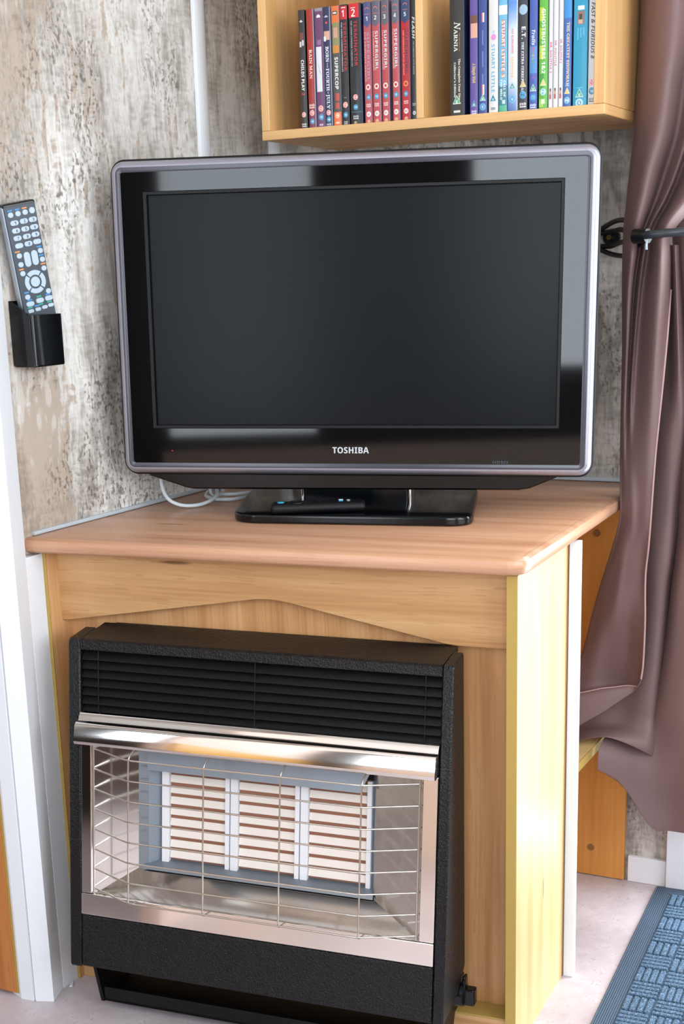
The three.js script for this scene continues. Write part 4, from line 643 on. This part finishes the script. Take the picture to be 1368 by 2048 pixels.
function cloth(grid, nu, nv, thick) { // smooth sheet through a grid of points, with two faces and closed edges
  const R = grid.length, C = grid[0].length, cr = (a, b, c, d, t) => 0.5 * (2 * b + (c - a) * t + (2 * a - 5 * b + 4 * c - d) * t * t + (3 * b - a - 3 * c + d) * t * t * t);
  const at = (r, c, k) => grid[clamp(r, 0, R - 1)][clamp(c, 0, C - 1)][k];
  const rows = (R - 1) * nv + 1, cols = (C - 1) * nu + 1, P = [];
  for (let i = 0; i < rows; i++) for (let j = 0; j < cols; j++) {
    const r = Math.min(Math.floor(i / nv), R - 2), c = Math.min(Math.floor(j / nu), C - 2), tv = i / nv - r, tu = j / nu - c, v = [0, 0, 0];
    for (let k = 0; k < 3; k++) { const q = [-1, 0, 1, 2].map((d) => cr(at(r + d, c - 1, k), at(r + d, c, k), at(r + d, c + 1, k), at(r + d, c + 2, k), tu)); v[k] = cr(...q, tv); }
    P.push(new THREE.Vector3(...v));
  }
  const idx = []; for (let i = 0; i < rows - 1; i++) for (let j = 0; j < cols - 1; j++) { const a = i * cols + j, b = a + 1, c = a + cols, d = c + 1; idx.push(a, c, b, b, c, d); }
  const g0 = new THREE.BufferGeometry().setFromPoints(P); g0.setIndex(idx); g0.computeVertexNormals();
  const N = g0.attributes.normal, n = P.length, pos = []; P.forEach((p) => pos.push(p.x, p.y, p.z));
  P.forEach((p, i) => pos.push(p.x - N.getX(i) * thick, p.y - N.getY(i) * thick, p.z - N.getZ(i) * thick));
  const all = idx.slice(); for (let i = 0; i < idx.length; i += 3) all.push(idx[i] + n, idx[i + 2] + n, idx[i + 1] + n);
  const rim = []; for (let j = 0; j < cols; j++) rim.push(j); for (let i = 1; i < rows; i++) rim.push(i * cols + cols - 1); for (let j = cols - 2; j >= 0; j--) rim.push((rows - 1) * cols + j); for (let i = rows - 2; i > 0; i--) rim.push(i * cols);
  for (let k = 0; k < rim.length; k++) { const a = rim[k], b = rim[(k + 1) % rim.length]; all.push(a, b, a + n, b, b + n, a + n); }
  const g = new THREE.BufferGeometry(); g.setAttribute('position', new THREE.Float32BufferAttribute(pos, 3)); g.setIndex(all); g.computeVertexNormals();
  return { g, P, rows, cols };
}
{
  const cur = thing('curtain', 'dusky mauve satin curtain tied back beside the television', 'curtain', [0.84, 0, 0.17]);
  const a = cloth(SHEET_A, 5, 4, 0.0012), b = cloth(SHEET_B, 5, 4, 0.0012), c = cloth(SHEET_C, 5, 4, 0.0012);
  inWorld(part(cur, 'front_fold', a.g, M.satin)); inWorld(part(cur, 'middle_fold', b.g, M.satin)); inWorld(part(cur, 'rear_fold', c.g, M.satin));
  const edge = []; for (let i = 44; i < a.rows - 9; i += 3) { const p = a.P[i * a.cols + a.cols - 1]; edge.push([p.x, p.y, p.z]); }
  inWorld(part(cur, 'lit_side_hem', tube(edge, 0.0018, 120, 7), M.hem, 'side hem with its lit rim painted pale'));
  const low = []; for (let j = 0; j < a.cols; j += 2) { const p = a.P[(a.rows - 6) * a.cols + j]; low.push([p.x, p.y, p.z]); }
  inWorld(part(cur, 'lit_bottom_hem', tube(low, 0.0016, 60, 7), M.hem));
}
{
  const r = thing('curtain_rail', 'white rail that carries the mauve curtain above the doorway', 'rail', [1.2, 2.04, 0.15]);
  part(r, 'rod', new THREE.CylinderGeometry(0.009, 0.009, 1.1, 16).rotateZ(Math.PI / 2), M.white);
  for (const x of [-0.5, 0.5]) part(r, 'bracket', bx(x - 0.01, x + 0.01, -0.012, 0.012, -0.15, 0.005, 0.002), M.white);
}
{ // black stretch cord that holds the curtain back, looped over a hook on the wall
  const t = thing('curtain_tie', 'black cord tieback looped over a wall hook beside the curtain', 'tieback', [0.72, 1.232, 0.06]);
  const R = 0.0044, y = 1.2325, P = (pts, n, m = M.cordBlack, r = R) => inWorld(part(t, n, tube(pts, r, 48, 9), m));
  const join = [0.7865, y, 0.19];
  P([join, [0.76, y + 0.022, 0.15], [0.715, y + 0.03, 0.07], [0.675, y + 0.02, 0.022], [0.655, y + 0.004, 0.014], [0.66, y - 0.012, 0.016]], 'loop');
  P([join, [0.765, y - 0.02, 0.15], [0.73, y - 0.03, 0.08], [0.69, y - 0.026, 0.03], [0.66, y - 0.014, 0.016]], 'loop');
  P([join, [0.76, y + 0.006, 0.15], [0.72, y + 0.014, 0.075], [0.69, y + 0.012, 0.026], [0.664, y + 0.01, 0.013]], 'loop');
  P([join, [0.755, y - 0.004, 0.14], [0.715, y - 0.008, 0.065], [0.688, y - 0.013, 0.025], [0.664, y - 0.012, 0.013]], 'loop');
  const dir = new THREE.Vector3(0.9, 0, 0.35).normalize(), q = new THREE.Quaternion().setFromUnitVectors(new THREE.Vector3(0, 1, 0), dir);
  inWorld(part(t, 'toggle', new THREE.CylinderGeometry(0.0118, 0.0118, 0.026, 20).applyQuaternion(q).translate(0.793, y, 0.2195), M.cordBlack, 'black barrel toggle'));
  inWorld(part(t, 'toggle_button', new THREE.CylinderGeometry(0.0022, 0.003, 0.016, 10).translate(0.8025, y - 0.0135, 0.2255), M.steel));
  P([[0.7865, y, 0.19], [0.791, y, 0.212], [0.802, y + 0.001, 0.229], [0.825, y + 0.0025, 0.2325], [0.86, y + 0.004, 0.226], [0.9, y + 0.006, 0.2], [0.92, y + 0.006, 0.15]], 'cord', M.cord, 0.0068);
  const h = thing('wall_hook', 'small black hook plate with a brass screw on the back wall', 'hook', [0.684, 1.235, 0]);
  part(h, 'plate', new THREE.CylinderGeometry(0.0145, 0.0155, 0.008, 24).rotateX(Math.PI / 2).translate(0, 0, 0.004), M.cordBlack);
  part(h, 'peg', new THREE.CylinderGeometry(0.0045, 0.0055, 0.02, 14).rotateX(Math.PI / 2).translate(0, 0, 0.012), M.cordBlack);
  part(h, 'screw', new THREE.CylinderGeometry(0.0042, 0.0042, 0.0015, 14).rotateX(Math.PI / 2).translate(0, 0, 0.0226), M.brass, 'brass screw head');
}

// ---------------------------------------------------------------- doormat
{
  const m = thing('doormat', 'blue-grey carpet doormat with ribbed rubber border by the white door frame', 'doormat', [0.8065, 0, 0.0225], 0.053);
  const W = 0.62, D = 0.95, b = 0.036;
  part(m, 'rubber_base', bx(0, W, 0.0006, 0.0042, 0, D, 0.001), M.rubber);
  const rib = [];
  for (let k = 0; k < 9; k++) { const o = 0.0022 + k * 0.0037; for (const g of [bx(o, o + 0.0024, 0.004, 0.0062, o, D - o, 0), bx(W - o - 0.0024, W - o, 0.004, 0.0062, o, D - o, 0), bx(o, W - o, 0.004, 0.0062, o, o + 0.0024, 0), bx(o, W - o, 0.004, 0.0062, D - o - 0.0024, D - o, 0)]) rib.push(g); }
  const ribs = part(m, 'border_ribs', mergeGeometries(rib), M.rubber); ribs.userData.kind = 'stuff';
  part(m, 'carpet_bed', metres(bx(b, W - b, 0.0042, 0.0055, b, D - b, 0), 'x'), M.pile);
  const bars = []; for (let k = 0; k < 4; k++) bars.push(new RoundedBoxGeometry(0.0475, 0.0062, 0.0096, 1, 0.0022).translate(0, 0.0031, -0.0183 + k * 0.0122));
  const blocks = [0, 1, 2, 3].map(() => metres(mergeGeometries(bars.map((g) => g.clone())), 'x'));
  const nx = 11, nz = 17, px = (W - 2 * b) / nx, pz = (D - 2 * b) / nz;
  for (let i = 0; i < nx; i++) for (let j = 0; j < nz; j++) {
    const p = part(m, 'ribbed_block', blocks[(i * 3 + j) % 4], M.pile); p.position.set(b + (i + 0.5) * px, 0.0052, b + (j + 0.5) * pz);
    if ((i + j) % 2 === 0) p.rotation.y = Math.PI / 2;
  }
}
{ // bench sofa added out of view, to darken what the heater metal mirrors
  const s = thing('sofa', 'dark brown bench sofa added out of view for the heater to mirror', 'sofa', [2.3, 0, 1.95]);
  part(s, 'base', bx(-0.3, 0.38, 0.0, 0.26, -1.0, 1.0, 0.01), M.leather);
  for (const z of [-0.5, 0.5]) { part(s, 'seat_cushion', new RoundedBoxGeometry(0.62, 0.16, 0.98, 3, 0.04).translate(-0.04, 0.34, z), M.leather); part(s, 'back_cushion', new RoundedBoxGeometry(0.16, 0.42, 0.98, 3, 0.05).translate(0.28, 0.6, z), M.leather); }
}
tag(shade(scene.add(Object.assign(new THREE.Mesh(new RoundedBoxGeometry(0.006, 0.003, 0.016, 1, 0.001).rotateY(0.5).translate(-0.027, 0.0017, 0.806), M.white), { name: 'paint_chip' })).children.at(-1)), 'white flake lying on the floor by the door moulding', 'flake');

renderer.render(scene, camera);
